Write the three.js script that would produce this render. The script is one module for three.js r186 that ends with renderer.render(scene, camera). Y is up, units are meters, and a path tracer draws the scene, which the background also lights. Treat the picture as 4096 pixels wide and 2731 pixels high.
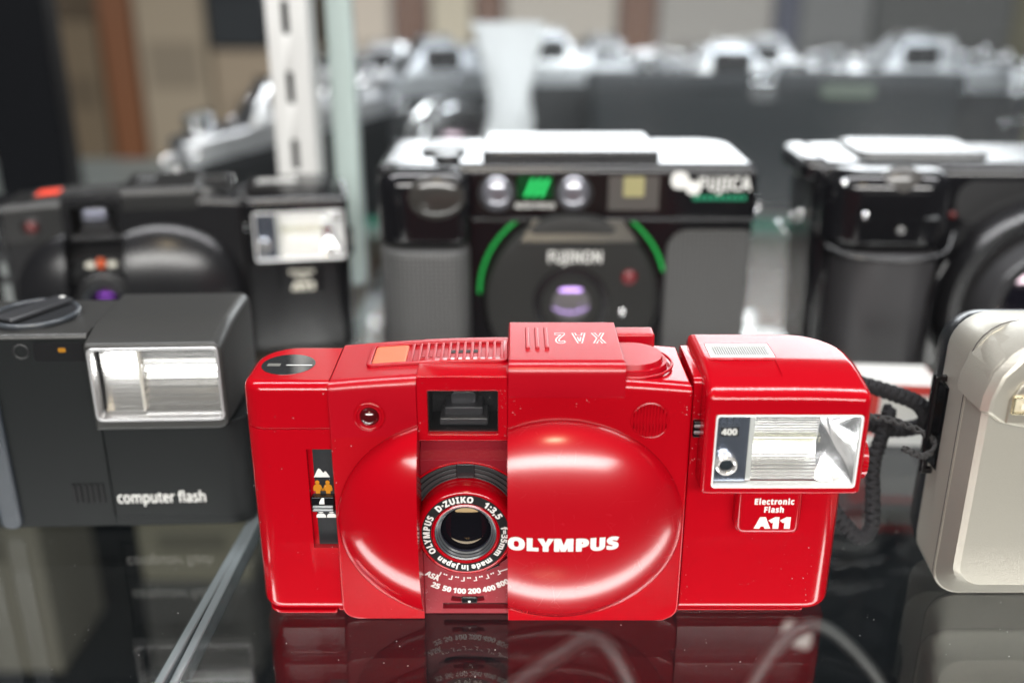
import * as THREE from 'three';
import { mergeGeometries, mergeVertices, toCreasedNormals } from 'three/addons/utils/BufferGeometryUtils.js';
import { FontLoader } from 'three/addons/loaders/FontLoader.js';
import { RectAreaLightUniformsLib } from 'three/addons/lights/RectAreaLightUniformsLib.js';
import { Brush, Evaluator, SUBTRACTION } from 'three-bvh-csg';

// ---------------------------------------------------------------- camera, exposure, ambient light
const mm = 0.001;
const scene = new THREE.Scene();
const renderer = new THREE.WebGLRenderer({ antialias: true });
renderer.toneMapping = THREE.LinearToneMapping;
renderer.toneMappingExposure = 1.0;
renderer.shadowMap.enabled = true;
RectAreaLightUniformsLib.init();
const camera = new THREE.PerspectiveCamera(37.645, 1024 / 682, 0.01, 40);
camera.position.set(0, 150.6 * mm, 205 * mm);
camera.rotation.set(-21 * Math.PI / 180, 0, 0);
camera.focus = 0.2365;
camera.userData.fStop = 5.4;
scene.background = new THREE.Color().setRGB(0.045, 0.047, 0.05);

// lamps: [x, y, z, length along x, width, tilt about x in degrees (0 faces down), radiance, colour]
const STRIPS = [
  [40, 1250, 2760, 3700, 1350, 0, 21, [1, 0.985, 0.95]],
  [40, 640, -90, 1300, 80, 0, 27, [0.98, 0.985, 1]],
  [-10, 960, 830, 200, 170, -20, 46, [1, 0.8, 0.5]],
  [20, -150, 75, 620, 46, 180, 8, [1, 0.98, 0.96]],
];
const PANELS = [];
for (let i = 0; i < 5; i++) PANELS.push([i ? 1220 : 1880, 1250, -3300 - 1250 * i, i ? 3900 : 2620, 1180, 0, i ? 5.5 : 3.4, [0.97, 0.99, 1]]);

// ---------------------------------------------------------------- helpers (all shapes in millimetres)
let seed = 7;
const rnd = () => { seed = (seed * 1664525 + 1013904223) >>> 0; return seed / 4294967296; };
const V = (x, y, z) => new THREE.Vector3(x, y, z);
const taken = new Map();
function numbered(name) {
  const n = taken.get(name) || 0; taken.set(name, n + 1);
  return n ? name + '_' + String(n).padStart(3, '0') : name;
}
function thing(name, label, category, [x, y, z] = [0, 0, 0], turn = 0, group) {
  const o = new THREE.Group(); o.name = numbered(name); scene.add(o);
  o.position.set(x * mm, y * mm, z * mm); o.rotation.y = turn * Math.PI / 180;
  o.userData = { label, category };
  if (group) o.userData.group = group;
  return o;
}
function part(name, parent, label) { const o = new THREE.Group(); o.name = name; if (label) o.userData.label = label; parent.add(o); return o; }
const clean = (g) => { g = g.index ? g.toNonIndexed() : g.clone(); for (const k of Object.keys(g.attributes)) if (!['position', 'normal'].includes(k)) g.deleteAttribute(k); if (!g.attributes.normal) g.computeVertexNormals(); return g; };
function boxUV(g) {
  const p = g.attributes.position, n = g.attributes.normal, uv = new Float32Array(p.count * 2);
  for (let i = 0; i < p.count; i += 3) {
    let ax = 0, ay = 0, az = 0;
    for (let k = 0; k < 3; k++) { ax += Math.abs(n.getX(i + k)); ay += Math.abs(n.getY(i + k)); az += Math.abs(n.getZ(i + k)); }
    for (let k = 0; k < 3; k++) {
      const x = p.getX(i + k), y = p.getY(i + k), z = p.getZ(i + k);
      const [u, v] = az >= ax && az >= ay ? [x, y] : ay >= ax ? [x, z] : [z, y];
      uv[(i + k) * 2] = u / 50; uv[(i + k) * 2 + 1] = v / 50;
    }
  }
  g.setAttribute('uv', new THREE.BufferAttribute(uv, 2));
}
function mesh(name, geos, mat, parent, o = {}) {
  let g = [].concat(geos).map(clean);
  g = g.length > 1 ? mergeGeometries(g) : g[0];
  if (o.crease !== 0) g = toCreasedNormals(g, (o.crease || 38) * Math.PI / 180);
  if (!o.keepUV) boxUV(g);
  g.scale(mm, mm, mm);
  const m = new THREE.Mesh(g, mat); m.name = parent === scene ? numbered(name) : name;
  m.castShadow = m.receiveShadow = true;
  if (o.label) m.userData.label = o.label;
  if (o.kind) m.userData.kind = o.kind;
  parent.add(m);
  return m;
}
// a rounded rectangle in (u, v): corner radii r = [u1v1, u0v1, u0v0, u1v0]
function rrect(u0, u1, v0, v1, r, nc = 6, ne = 8) {
  const c = [[u1, v1, 0], [u0, v1, 1], [u0, v0, 2], [u1, v0, 3]], out = [];
  for (let i = 0; i < 4; i++) {
    const [u, v, q] = c[i], R = r[i], su = q === 0 || q === 3 ? -1 : 1, sv = q < 2 ? -1 : 1;
    for (let k = 0; k <= nc; k++) { const a = (q + k / nc) * Math.PI / 2; out.push([u + su * R + R * Math.cos(a), v + sv * R + R * Math.sin(a)]); }
    const n = (i + 1) % 4, [nu, nv, nq] = c[n], Rn = r[n], a = nq * Math.PI / 2, nsu = nq === 0 || nq === 3 ? -1 : 1, nsv = nq < 2 ? -1 : 1;
    const from = out[out.length - 1], to = [nu + nsu * Rn + Rn * Math.cos(a), nv + nsv * Rn + Rn * Math.sin(a)];
    for (let k = 1; k < ne; k++) out.push([from[0] + (to[0] - from[0]) * k / ne, from[1] + (to[1] - from[1]) * k / ne]);
  }
  return out;
}
function loft(rings) {
  const n = rings[0].length, pos = [], idx = [];
  rings.forEach((r) => r.forEach((p) => pos.push(p.x, p.y, p.z)));
  for (let i = 0; i + 1 < rings.length; i++) for (let j = 0; j < n; j++) { const a = i * n + j, b = i * n + (j + 1) % n; idx.push(a, b, b + n, a, b + n, a + n); }
  for (const e of [0, rings.length - 1]) {
    const c = rings[e].reduce((s, p) => s.add(p), V(0, 0, 0)).divideScalar(n), at = pos.length / 3; pos.push(c.x, c.y, c.z);
    for (let j = 0; j < n; j++) { const a = e * n + j, b = e * n + (j + 1) % n; e ? idx.push(at, a, b) : idx.push(at, b, a); }
  }
  const g = new THREE.BufferGeometry();
  g.setAttribute('position', new THREE.Float32BufferAttribute(pos, 3)); g.setIndex(idx);
  return outward(g);
}
function outward(g) {
  const p = g.attributes.position, ix = g.index.array; let vol = 0; const a = V(), b = V(), c = V();
  for (let i = 0; i < ix.length; i += 3) { a.fromBufferAttribute(p, ix[i]); b.fromBufferAttribute(p, ix[i + 1]); c.fromBufferAttribute(p, ix[i + 2]); vol += a.dot(b.cross(c)); }
  if (vol < 0) for (let i = 0; i < ix.length; i += 3) { const t = ix[i + 1]; ix[i + 1] = ix[i + 2]; ix[i + 2] = t; }
  g.computeVertexNormals();
  return g;
}
// slab along w: front edge (w1) rounded by f, back edge (w0) by b; k scales the rounding on sides [u0, u1, v0, v1]
function slab(map, u0, u1, v0, v1, w0, w1, { r = 0.2, f = 0, b = 0, k = [1, 1, 1, 1], ns = 5, mid = 1, nc, ne, warp, inset, fill = warp ? 9 : 0 } = {}) {
  const R = Array.isArray(r) ? r : [r, r, r, r], prof = [];
  for (let i = 0; i <= (b ? ns : 0); i++) { const a = i / ns * Math.PI / 2; prof.push([w0 + b * (1 - Math.cos(a)), b * (1 - Math.sin(a))]); }
  for (let i = 1; i < mid; i++) { const t = i / mid; prof.push([w0 + b + (w1 - f - w0 - b) * t, 0]); }
  for (let i = 0; i <= (f ? ns : 0); i++) { const a = f ? i / ns * Math.PI / 2 : 0; prof.push([w1 - f + f * Math.sin(a), f ? f * (1 - Math.cos(a)) : 0]); }
  const half = Math.min(u1 - u0, v1 - v0) / 2, lip = (q) => q + Math.min(0.35, Math.max(0, (half - q) * 0.5));
  if (f) prof.push([w1, lip(f)]);
  if (b) prof.unshift([w0, lip(b)]);
  const rings = prof.map(([w, d]) => {
    const t = inset ? inset(w) : [0, 0, 0, 0];
    return rrect(u0 + d * k[0] + t[0], u1 - d * k[1] - t[1], v0 + d * k[2] + t[2], v1 - d * k[3] - t[3], R.map((x) => Math.max(x - d, 0.12)), nc, ne).map(([u, v]) => { const p = map(u, v, w); if (warp) warp(p); return p; });
  });
  if (fill) {
    const d = prof[prof.length - 1][1], t = inset ? inset(w1) : [0, 0, 0, 0], base = rrect(u0 + d * k[0] + t[0], u1 - d * k[1] - t[1], v0 + d * k[2] + t[2], v1 - d * k[3] - t[3], R.map((x) => Math.max(x - d, 0.12)), nc, ne);
    const cu = base.reduce((q, p) => q + p[0], 0) / base.length, cv = base.reduce((q, p) => q + p[1], 0) / base.length;
    for (let i = 1; i <= fill; i++) { const q = i / (fill + 0.4); rings.push(base.map(([u, v]) => { const p = map(u + (cu - u) * q, v + (cv - v) * q, w1); if (warp) warp(p); return p; })); }
  }
  return loft(rings);
}
const RB = (x0, x1, y0, y1, z0, z1, o) => slab((u, v, w) => V(u, v, w), x0, x1, y0, y1, z0, z1, o);          // rounded in front view; f = front edge
const PB = (x0, x1, y0, y1, z0, z1, o = {}) => slab((u, v, w) => V(u, w, v), x0, x1, z0, z1, y0, y1, { ...o, f: o.top, b: o.bot });  // rounded in plan; r = [x1z1, x0z1, x0z0, x1z0]
const box = (x0, x1, y0, y1, z0, z1) => new THREE.BoxGeometry(x1 - x0, y1 - y0, z1 - z0).translate((x0 + x1) / 2, (y0 + y1) / 2, (z0 + z1) / 2);
const cyl = (x, y, z0, z1, r0, r1 = r0, n = 40) => new THREE.CylinderGeometry(r1, r0, z1 - z0, n).rotateX(Math.PI / 2).translate(x, y, (z0 + z1) / 2);   // along z
const cylY = (x, z, y0, y1, r0, r1 = r0, n = 40) => new THREE.CylinderGeometry(r1, r0, y1 - y0, n).translate(x, (y0 + y1) / 2, z);
const lathe = (x, y, prof, n = 64) => new THREE.LatheGeometry(prof.map(([r, z]) => new THREE.Vector2(Math.max(r, 0), z)), n).rotateX(Math.PI / 2).translate(x, y, 0);   // profile (radius, z), outside to the left of its run
const tube = (pts, r, n = 40, m = 10, closed = false) => new THREE.TubeGeometry(new THREE.CatmullRomCurve3(pts.map((p) => V(...p)), closed), n, r, m, closed);
const evaluator = new Evaluator(); evaluator.useGroups = false; evaluator.attributes = ['position', 'normal'];
function cut(g, ...tools) {
  const brush = (q) => { q = q.clone(); if (!q.attributes.normal) q.computeVertexNormals(); const b = new Brush(q); b.updateMatrixWorld(); return b; };
  let a = brush(g);
  for (const t of tools) a = evaluator.evaluate(a, brush(t), SUBTRACTION);
  const out = a.geometry; out.clearGroups(); out.deleteAttribute('uv');
  const c = new THREE.BufferGeometry(); c.setAttribute('position', new THREE.BufferAttribute(Float32Array.from(out.attributes.position.array.subarray(0, out.attributes.position.count * 3)), 3));
  if (out.index) c.setIndex(Array.from(out.index.array.subarray(out.drawRange.start, out.drawRange.count === Infinity ? undefined : out.drawRange.start + out.drawRange.count)));
  const res = c.index ? c.toNonIndexed() : c; res.computeVertexNormals(); return res;
}
const poly = (pts) => new THREE.Shape(pts.map((p) => new THREE.Vector2(...p)));
const ext = (shape, z0, z1, bevel = 0, curve = 10) => new THREE.ExtrudeGeometry(shape, { depth: z1 - z0 - 2 * bevel, bevelEnabled: bevel > 0, bevelSize: bevel, bevelThickness: bevel, bevelOffset: -bevel, bevelSegments: 3, curveSegments: curve }).translate(0, 0, z0 + bevel);
const ringShape = (r0, r1, a0 = 0, a1 = Math.PI * 2) => { const s = new THREE.Shape(); s.absarc(0, 0, r1, a0, a1, false); if (a1 - a0 > 6.28) { const h = new THREE.Path(); h.absarc(0, 0, r0, 0, Math.PI * 2, true); s.holes.push(h); } else { s.absarc(0, 0, r0, a1, a0, true); s.closePath(); } return s; };

const loader = new FontLoader();
const SANS = await loader.loadAsync('fonts/droid/droid_sans_bold.typeface.json');
const THIN = await loader.loadAsync('fonts/droid/droid_sans_regular.typeface.json');
const adv = (font, ch, size) => (font.data.glyphs[ch] || font.data.glyphs['?']).ha * size / font.data.resolution;
const glyph = (font, ch, size, bold, h) => { const s = font.generateShapes(ch, size); return s.length ? new THREE.ExtrudeGeometry(s, { depth: h, bevelEnabled: bold > 0, bevelSize: bold, bevelThickness: 0.004, bevelSegments: 1, curveSegments: 5 }) : null; };
// a line of print, centred on (x, y), proud by h of z; w squeezes it to that width
function print(str, x, y, z, size, { font = SANS, bold = 0, gap = 0, w, h = 0.05, map } = {}) {
  const gs = []; let at = 0;
  for (const ch of str) { const g = glyph(font, ch, size, bold, h); if (g) gs.push(g.translate(at, 0, 0)); at += adv(font, ch, size) + gap; }
  at -= gap;
  const g = mergeGeometries(gs.map(clean));
  g.translate(-at / 2, -size * 0.5, 0); if (w) g.scale(w / at, 1, 1);
  g.translate(x, y, z); if (map) { const p = g.attributes.position; for (let i = 0; i < p.count; i++) { const q = map(p.getX(i), p.getY(i), p.getZ(i)); p.setXYZ(i, ...q); } }
  return g;
}
// print round a circle; deg clockwise from the top at the middle of the words; inside = feet away from the centre
function arcPrint(str, cx, cy, r, deg, z, size, { font = SANS, bold = 0, gap = 0, bottom = false, h = 0.05 } = {}) {
  let total = -gap; for (const ch of str) total += adv(font, ch, size) + gap;
  let at = -total / 2; const gs = [];
  for (const ch of str) {
    const a = adv(font, ch, size), g = glyph(font, ch, size, bold, h), s = (at + a / 2) / r;
    if (g) {
      g.translate(-a / 2, 0, 0);
      if (bottom) { const th = deg * Math.PI / 180 - s; g.translate(0, -r, 0).rotateZ(-th + Math.PI).rotateZ(0); gs.push(g.translate(cx, cy, z)); }
      else gs.push(g.translate(0, r, 0).rotateZ(-(deg * Math.PI / 180 + s)).translate(cx, cy, z));
    }
    at += a + gap;
  }
  return mergeGeometries(gs.map(clean));
}
// a thin painted line along points (flat ribbon facing +z)
function ribbon(pts, w, z, closed = false) {
  const n = pts.length, pos = [], idx = [];
  for (let i = 0; i < n; i++) {
    const a = pts[closed ? (i + n - 1) % n : Math.max(i - 1, 0)], b = pts[closed ? (i + 1) % n : Math.min(i + 1, n - 1)], l = Math.hypot(b[0] - a[0], b[1] - a[1]) || 1, nx = -(b[1] - a[1]) / l * w / 2, ny = (b[0] - a[0]) / l * w / 2;
    pos.push(pts[i][0] + nx, pts[i][1] + ny, z, pts[i][0] - nx, pts[i][1] - ny, z);
  }
  for (let i = 0; i < (closed ? n : n - 1); i++) { const a = i * 2, b = ((i + 1) % n) * 2; idx.push(a, a + 1, b, a + 1, b + 1, b); }
  const g = new THREE.BufferGeometry(); g.setAttribute('position', new THREE.Float32BufferAttribute(pos, 3)); g.setIndex(idx); g.computeVertexNormals(); return g;
}

// ---------------------------------------------------------------- textures and materials
function noiseTexture(n, f, s = 1) {      // f(u, v, rnd) -> 0..255
  const d = new Uint8Array(n * n * 4);
  for (let y = 0; y < n; y++) for (let x = 0; x < n; x++) { const v = f(x, y), o = (y * n + x) * 4; d[o] = d[o + 1] = d[o + 2] = Math.max(0, Math.min(255, v)); d[o + 3] = 255; }
  const t = new THREE.DataTexture(d, n, n); t.wrapS = t.wrapT = THREE.RepeatWrapping; t.magFilter = THREE.LinearFilter; t.repeat.set(s, s); t.needsUpdate = true; return t;
}
function smoothGrid(n, cells) { const g = Array.from({ length: cells * cells }, rnd); return (x, y) => { const u = x / n * cells, v = y / n * cells, i = Math.floor(u), j = Math.floor(v), a = u - i, b = v - j, q = (p, r) => g[(r % cells) * cells + p % cells], sa = a * a * (3 - 2 * a), sb = b * b * (3 - 2 * b); return (q(i, j) * (1 - sa) + q(i + 1, j) * sa) * (1 - sb) + (q(i, j + 1) * (1 - sa) + q(i + 1, j + 1) * sa) * sb; }; }
const g1 = smoothGrid(512, 170), g2 = smoothGrid(512, 64), g3 = smoothGrid(512, 10), g4 = smoothGrid(512, 256);
const grainTex = noiseTexture(512, (x, y) => 255 * (0.55 * g1(x, y) + 0.45 * g4(x, y)));
const leatherTex = noiseTexture(512, (x, y) => 255 * (0.6 * g2(x, y) + 0.4 * g1(x, y)));
const wearTex = noiseTexture(512, (x, y) => 150 + 75 * g3(x, y) + 40 * g2(x, y));
const scuffTex = (() => {
  const c = document.createElement('canvas'); c.width = c.height = 1024; const x = c.getContext('2d'); x.fillStyle = 'rgb(150,150,150)'; x.fillRect(0, 0, 1024, 1024);
  for (let i = 0; i < 170; i++) { const px = rnd() * 1024, py = rnd() * 1024, a = rnd() * 6.3, l = 10 + 130 * rnd() * rnd(), v = 160 + Math.floor(50 * rnd()); x.strokeStyle = `rgb(${v},${v},${v})`; x.lineWidth = 0.8 + 1.6 * rnd() * rnd(); x.beginPath(); x.moveTo(px, py); x.quadraticCurveTo(px + Math.cos(a) * l / 2 + 8 * rnd(), py + Math.sin(a) * l / 2, px + Math.cos(a) * l, py + Math.sin(a) * l); x.stroke(); }
  for (let i = 0; i < 90; i++) { const v = Math.floor(165 + 30 * rnd()), px = rnd() * 1024, py = rnd() * 1024, a = rnd() * 6.3; x.strokeStyle = `rgba(${v},${v},${v},0.12)`; x.lineWidth = 6 + 26 * rnd(); x.lineCap = 'round'; x.beginPath(); x.moveTo(px, py); x.lineTo(px + Math.cos(a) * 90, py + Math.sin(a) * 90); x.stroke(); }
  const t = new THREE.CanvasTexture(c); t.wrapS = t.wrapT = THREE.RepeatWrapping; return t;
})();
const dotTint = noiseTexture(512, (x, y) => { const u = (x % 16) / 16 - 0.5, v = (y % 16) / 16 - 0.5; return u * u + v * v < 0.1 ? 255 : 85; });
const dotTex = noiseTexture(512, (x, y) => { const u = (x % 16) / 16 - 0.5, v = (y % 16) / 16 - 0.5; return u * u + v * v < 0.1 ? 255 : 40; });
const std = (rgb, rough, o = {}) => { const { spec, ...rest } = o; const m = new THREE.MeshPhysicalMaterial({ roughness: rough, ...rest }); m.color.setRGB(...rgb); if (spec !== undefined) m.specularIntensity = spec; return m; };
const chrome = std([0.86, 0.87, 0.88], 0.16, { metalness: 1 });
const satin = std([0.52, 0.54, 0.56], 0.34, { metalness: 1 });
const mirror = std([0.92, 0.93, 0.95], 0.05, { metalness: 1 });
const blackGloss = std([0.006, 0.006, 0.007], 0.12);
const blackSatin = std([0.007, 0.007, 0.008], 0.27, { bumpMap: grainTex, bumpScale: 0.00001 });
const blackMatte = std([0.008, 0.008, 0.009], 0.62, { spec: 0.5, bumpMap: grainTex, bumpScale: 0.00004 });
const darkVoid = std([0.006, 0.006, 0.007], 0.5);
const white = std([0.62, 0.62, 0.6], 0.55);
const cream = std([0.6, 0.58, 0.5], 0.5);
const orangeInk = std([0.5, 0.19, 0.006], 0.5);
const lensGlass = std([0.006, 0.006, 0.009], 0.03, { clearcoat: 1, clearcoatRoughness: 0.02, iridescence: 1, iridescenceIOR: 1.6, iridescenceThicknessRange: [100, 320] });
const purpleGlass = std([0.012, 0.005, 0.02], 0.12, { clearcoat: 1, clearcoatRoughness: 0.02, specularIntensity: 1 }); purpleGlass.specularColor.setRGB(0.5, 0.15, 1); purpleGlass.clearcoat = 0; purpleGlass.ior = 1.6;
const smearTex = (() => {
  const c = document.createElement('canvas'); c.width = c.height = 1024; const x = c.getContext('2d'); x.fillStyle = 'rgb(30,30,30)'; x.fillRect(0, 0, 1024, 1024);
  for (let i = 0; i < 150; i++) { const px = rnd() * 1024, py = rnd() * 1024, a = 0.5 + rnd() * 0.9, l = 60 + 300 * rnd(); x.strokeStyle = `rgba(255,255,255,${0.02 + 0.07 * rnd()})`; x.lineWidth = 4 + 40 * rnd() * rnd(); x.lineCap = 'round'; x.beginPath(); x.moveTo(px, py); x.quadraticCurveTo(px + Math.cos(a) * l * 0.6 + 30 * rnd(), py + Math.sin(a) * l * 0.4, px + Math.cos(a) * l, py + Math.sin(a) * l); x.stroke(); }
  for (let i = 0; i < 90; i++) { const px = rnd() * 1024, py = rnd() * 1024, a = rnd() * 6.3, l = 15 + 60 * rnd(); x.strokeStyle = `rgba(255,255,255,${0.3 + 0.4 * rnd()})`; x.lineWidth = 0.8; x.beginPath(); x.moveTo(px, py); x.lineTo(px + Math.cos(a) * l, py + Math.sin(a) * l); x.stroke(); }
  const t = new THREE.CanvasTexture(c); t.wrapS = t.wrapT = THREE.RepeatWrapping; t.repeat.set(0.4, 0.4); return t;
})();
const pane = std([1, 1, 1], 0.02, { transmission: 1, thickness: 0 });
const shelfGlass = std([0.97, 0.985, 0.98], 0.12, { transmission: 1, thickness: 0, roughnessMap: smearTex });
const dustyPane = std([0.97, 0.97, 0.97], 0.1, { transmission: 1, thickness: 0 });
const greyRubber = std([0.09, 0.09, 0.09], 0.6, { bumpMap: dotTex, bumpScale: 0.0004 });

// ---------------------------------------------------------------- lamps
{
  const shell = std([0.7, 0.7, 0.7], 0.5);
  const lamp = (name, label, [x, y, z, l, w, tilt, rad, rgb]) => {
    const t = thing(name, label, 'lamp', [x, y, z]); t.rotation.x = tilt * Math.PI / 180;
    mesh('housing', RB(-l / 2 - 8, l / 2 + 8, 6, 30, -w / 2 - 5, w / 2 + 5, { r: 3, f: 1, b: 1 }), shell, t);
    const glow = std([0.8, 0.8, 0.8], 0.5); glow.emissive.setRGB(...rgb); glow.emissiveIntensity = Math.min(rad, 3);
    mesh('diffuser', box(-l / 2, l / 2, 2, 6, -w / 2, w / 2), glow, t);
    const light = new THREE.RectAreaLight(new THREE.Color().setRGB(...rgb), rad, l * mm, w * mm); light.name = 'glow'; light.rotation.x = -Math.PI / 2; t.add(light);
  };
  const where = ['wide bright ceiling light in front of the display case', 'long strip lamp above the middle of the display case', 'small warm lamp in front of the display case', 'strip lamp in the tier below the glass shelf'];
  STRIPS.forEach((s, i) => lamp('strip_lamp', where[i] || 'long strip lamp over the case number ' + i, s));
  PANELS.forEach((s, i) => lamp('ceiling_light', 'long ceiling light, ' + ['nearest', 'second', 'third', 'fourth', 'last'][i] + ' row behind the display case', s));
}

// ---------------------------------------------------------------- glass shelves and what carries them
{
  const edge = std([0.12, 0.138, 0.145], 0.12, { clearcoat: 1, clearcoatRoughness: 0.05 });
  const teal = std([0.02, 0.16, 0.11], 0.2, { clearcoat: 1 });
  const shelfPane = (label, x0, x1, turn, at) => {
    const t = thing('glass_shelf', label, 'shelf', at, turn); t.userData.kind = 'structure'; delete t.userData.category;
    mesh('pane', [box(x0 + 2.35, x1 - 2.35, -5.6, 0, -400, 34)], shelfGlass, t, { crease: 1 });
    for (const [x, s] of [[x0, 1], [x1, -1]]) mesh('polished_edge', RB(Math.min(x, x + s * 2.3), Math.max(x, x + s * 2.3), -5.55, -0.03, -400, 34, { r: 0.55, ne: 1 }), edge, t);
    mesh('rear_edge', box(x0, x1, -5.6, -0.02, -402.5, -400.1), teal, t);
  };
  shelfPane('clear glass shelf under the red camera and the cameras behind it', 0, 520, -1.5, [-75.9, 0, 0]);
  shelfPane('clear glass shelf under the black camera with the computer flash', -420, 0, -3.2, [-76.3, 0, 0]);
}

// ---------------------------------------------------------------- the red camera with its flash (and its black twin behind)
const camber = (p) => { if (p.y > 40) { const t = p.x < 0 ? -p.x / 41 : p.x / 41; p.y -= (p.y - 40) / 24 * 2.0 * t * t; } };
const DOME = { a: 28.8, b: 26.2, h: 9.6 };
function domeZ(x, y) { const q = Math.min(1, (x / DOME.a) ** 2 + (y / DOME.b) ** 2), r = Math.sqrt(q); return DOME.h * Math.pow(Math.max(0, 1 - Math.pow(r, 2.3)), 0.74); }
function dome(cx, cy, z0, xMin, xMax) {       // the part of the oval shell between two upright cuts
  const nx = 56, ny = 72, P = [], idx = [];
  for (let i = 0; i <= nx; i++) {
    let t = i / nx; 
    let x = xMin + (xMax - xMin) * t;
    if (xMax > DOME.a - 0.01) x = xMin + (xMax - xMin) * Math.sin(t * Math.PI / 2);
    if (xMin < -DOME.a + 0.01) x = xMax - (xMax - xMin) * Math.sin((1 - t) * Math.PI / 2);
    const half = DOME.b * Math.sqrt(Math.max(0, 1 - (x / DOME.a) ** 2));
    for (let j = 0; j <= ny; j++) { const y = -half * Math.cos(j / ny * Math.PI); P.push(cx + x, cy + y, z0 + 0.75 + domeZ(x, y)); }
  }
  for (let i = 0; i < nx; i++) for (let j = 0; j < ny; j++) { const a = i * (ny + 1) + j, b = a + ny + 1; idx.push(a, b, b + 1, a, b + 1, a + 1); }
  // the cut edge: a wall down to the plate
  const side = xMax > DOME.a - 0.01 ? 0 : nx, base = P.length / 3;
  for (let j = 0; j <= ny; j++) { const k = (side * (ny + 1) + j) * 3; P.push(P[k], P[k + 1], P[k + 2], P[k], P[k + 1], z0 - 0.2); }
  for (let j = 0; j < ny; j++) { const a = base + j * 2; side ? idx.push(a, a + 1, a + 2, a + 1, a + 3, a + 2) : idx.push(a, a + 2, a + 1, a + 1, a + 2, a + 3); }
  for (const j of [0, ny]) {
    const at = P.length / 3;
    for (let i = 0; i <= nx; i++) { const q = (i * (ny + 1) + j) * 3; P.push(P[q], P[q + 1], P[q + 2], P[q], P[q + 1], z0 - 0.2); }
    for (let i = 0; i < nx; i++) { const a = at + i * 2; j ? idx.push(a, a + 2, a + 1, a + 1, a + 2, a + 3) : idx.push(a, a + 1, a + 2, a + 1, a + 3, a + 2); }
  }
  const g = new THREE.BufferGeometry(); g.setAttribute('position', new THREE.Float32BufferAttribute(P, 3)); g.setIndex(idx); return g.toNonIndexed();
}
function makeXA(t, M, red) {
  const CX = -10.8, CY = 25.6;
  // body: end cap and lower end with the focus window cut in
  let low = PB(-61, -41.2, 0.9, 50.55, -24, 0, { r: [0.15, 5, 10, 0.15], bot: 3, k: [1, 0, 1, 1], ns: 5, mid: 2 });
  low = cut(low, box(-47.2, -41, 19.3, 45.5, -1.7, 2));
  mesh('end_shell', low, M.gloss, t);
  mesh('top_cap', PB(-61, -41.2, 50.7, 61.8, -24, 0, { r: [0.15, 5, 10, 0.15], top: 2.4, bot: 0.15, k: [1, 0, 1, 1], ns: 6 }), M.gloss, t);
  mesh('base_plate', [PB(-60, -43, 0, 0.85, -23, -0.9, { r: [0.5, 4, 9, 0.5], bot: 0.3 }), PB(-43, 72, 0.1, 0.6, -21, -2, { r: 1, bot: 0.2 })], M.gloss, t);
  mesh('focus_window', RB(-46.1, -41.3, 19.4, 45.4, -1.68, -1.5, { r: 0.2 }), std([0.012, 0.013, 0.015], 0.45, { bumpMap: grainTex, bumpScale: 0.00003 }), t);
  if (red) {
    const z = -1.49, dn = (g, d) => g.map((q) => q.translate(0, d, 0)), mtn = poly([[-46.2, 41.0], [-45.2, 43.1], [-44.9, 43.3], [-44.6, 43.1], [-43.9, 42.1], [-43.6, 42.5], [-43.3, 42.5], [-42.4, 41.0]]);
    mesh('mountain_mark', dn([ext(mtn, z, z + 0.05)], -3.5), white, t);
    const man = (x, s) => [new THREE.CircleGeometry(0.52, 16).translate(x, 40.15, z + 0.05), ext(poly([[x - 1.0, 37.9], [x - 1.05, 38.6], [x - 0.85, 39.3], [x - 0.4, 39.65], [x + 0.4, 39.65], [x + 0.85, 39.3], [x + 1.05, 38.6], [x + 1.0, 37.9], [x + 0.55, 37.9], [x + 0.5, 37.1], [x - 0.5, 37.1], [x - 0.55, 37.9]]), z, z + 0.05)];
    mesh('two_figures_mark', dn([...man(-45.5), ...man(-43.1), box(-44.7, -43.9, 37.9, 38.5, z, z + 0.05)], -4.0), orangeInk, t);
    const head = (x) => [new THREE.CircleGeometry(0.7, 16).translate(x, 32.6, z + 0.05), ext(poly([[x - 1.15, 30.7], [x - 1.05, 31.4], [x - 0.6, 31.8], [x + 0.6, 31.8], [x + 1.05, 31.4], [x + 1.15, 30.7]]), z, z + 0.05)];
    mesh('close_heads_mark', dn([...head(-45.2), ...head(-42.7)], -4.0), white, t);
    const lev = part('focus_lever', t); lev.position.y = -4.0 * mm;
    mesh('lever', [RB(-46.9, -41.5, 33.2, 37.2, -1.5, 0.4, { r: 0.4, f: 0.3 })], blackGloss, lev);
    mesh('ridge', [RB(-46.6, -41.8, 34.55, 35.0, 0.35, 0.75, { r: 0.2, f: 0.15 }), RB(-46.6, -41.8, 33.7, 34.15, 0.35, 0.75, { r: 0.2, f: 0.15 })], satin, lev);
    mesh('pointer_mark', ext(poly([[-45.0, 35.4], [-45.0, 35.9], [-44.6, 36.7], [-44.3, 37.05], [-43.8, 37.05], [-43.8, 35.4]]), 0.41, 0.46), white, lev);
    mesh('top_dial', cylY(-52.2, -11.3, 61.75, 61.86, 6.2), std([0.02, 0.021, 0.022], 0.06, { clearcoat: 1, clearcoatRoughness: 0.03 }), t);
    mesh('dial_mark', [box(-52.6, -46.6, 61.87, 61.9, -11.0, -10.6)], white, t);
    mesh('dial_window', box(-57, -54, 61.87, 61.89, -11.8, -10.2), std([0.12, 0.12, 0.11], 0.35), t);
    mesh('lug_strip', RB(-61.5, -60.7, 22, 49.5, -12, -9, { r: 0.4 }), M.gloss, t);
  }
  // the fixed front panel, the core behind it, the sliding cover
  mesh('core', PB(-41.1, 40.4, 0.6, 60, -23.8, -12.3, { r: 0.3 }), M.gloss, t);
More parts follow.
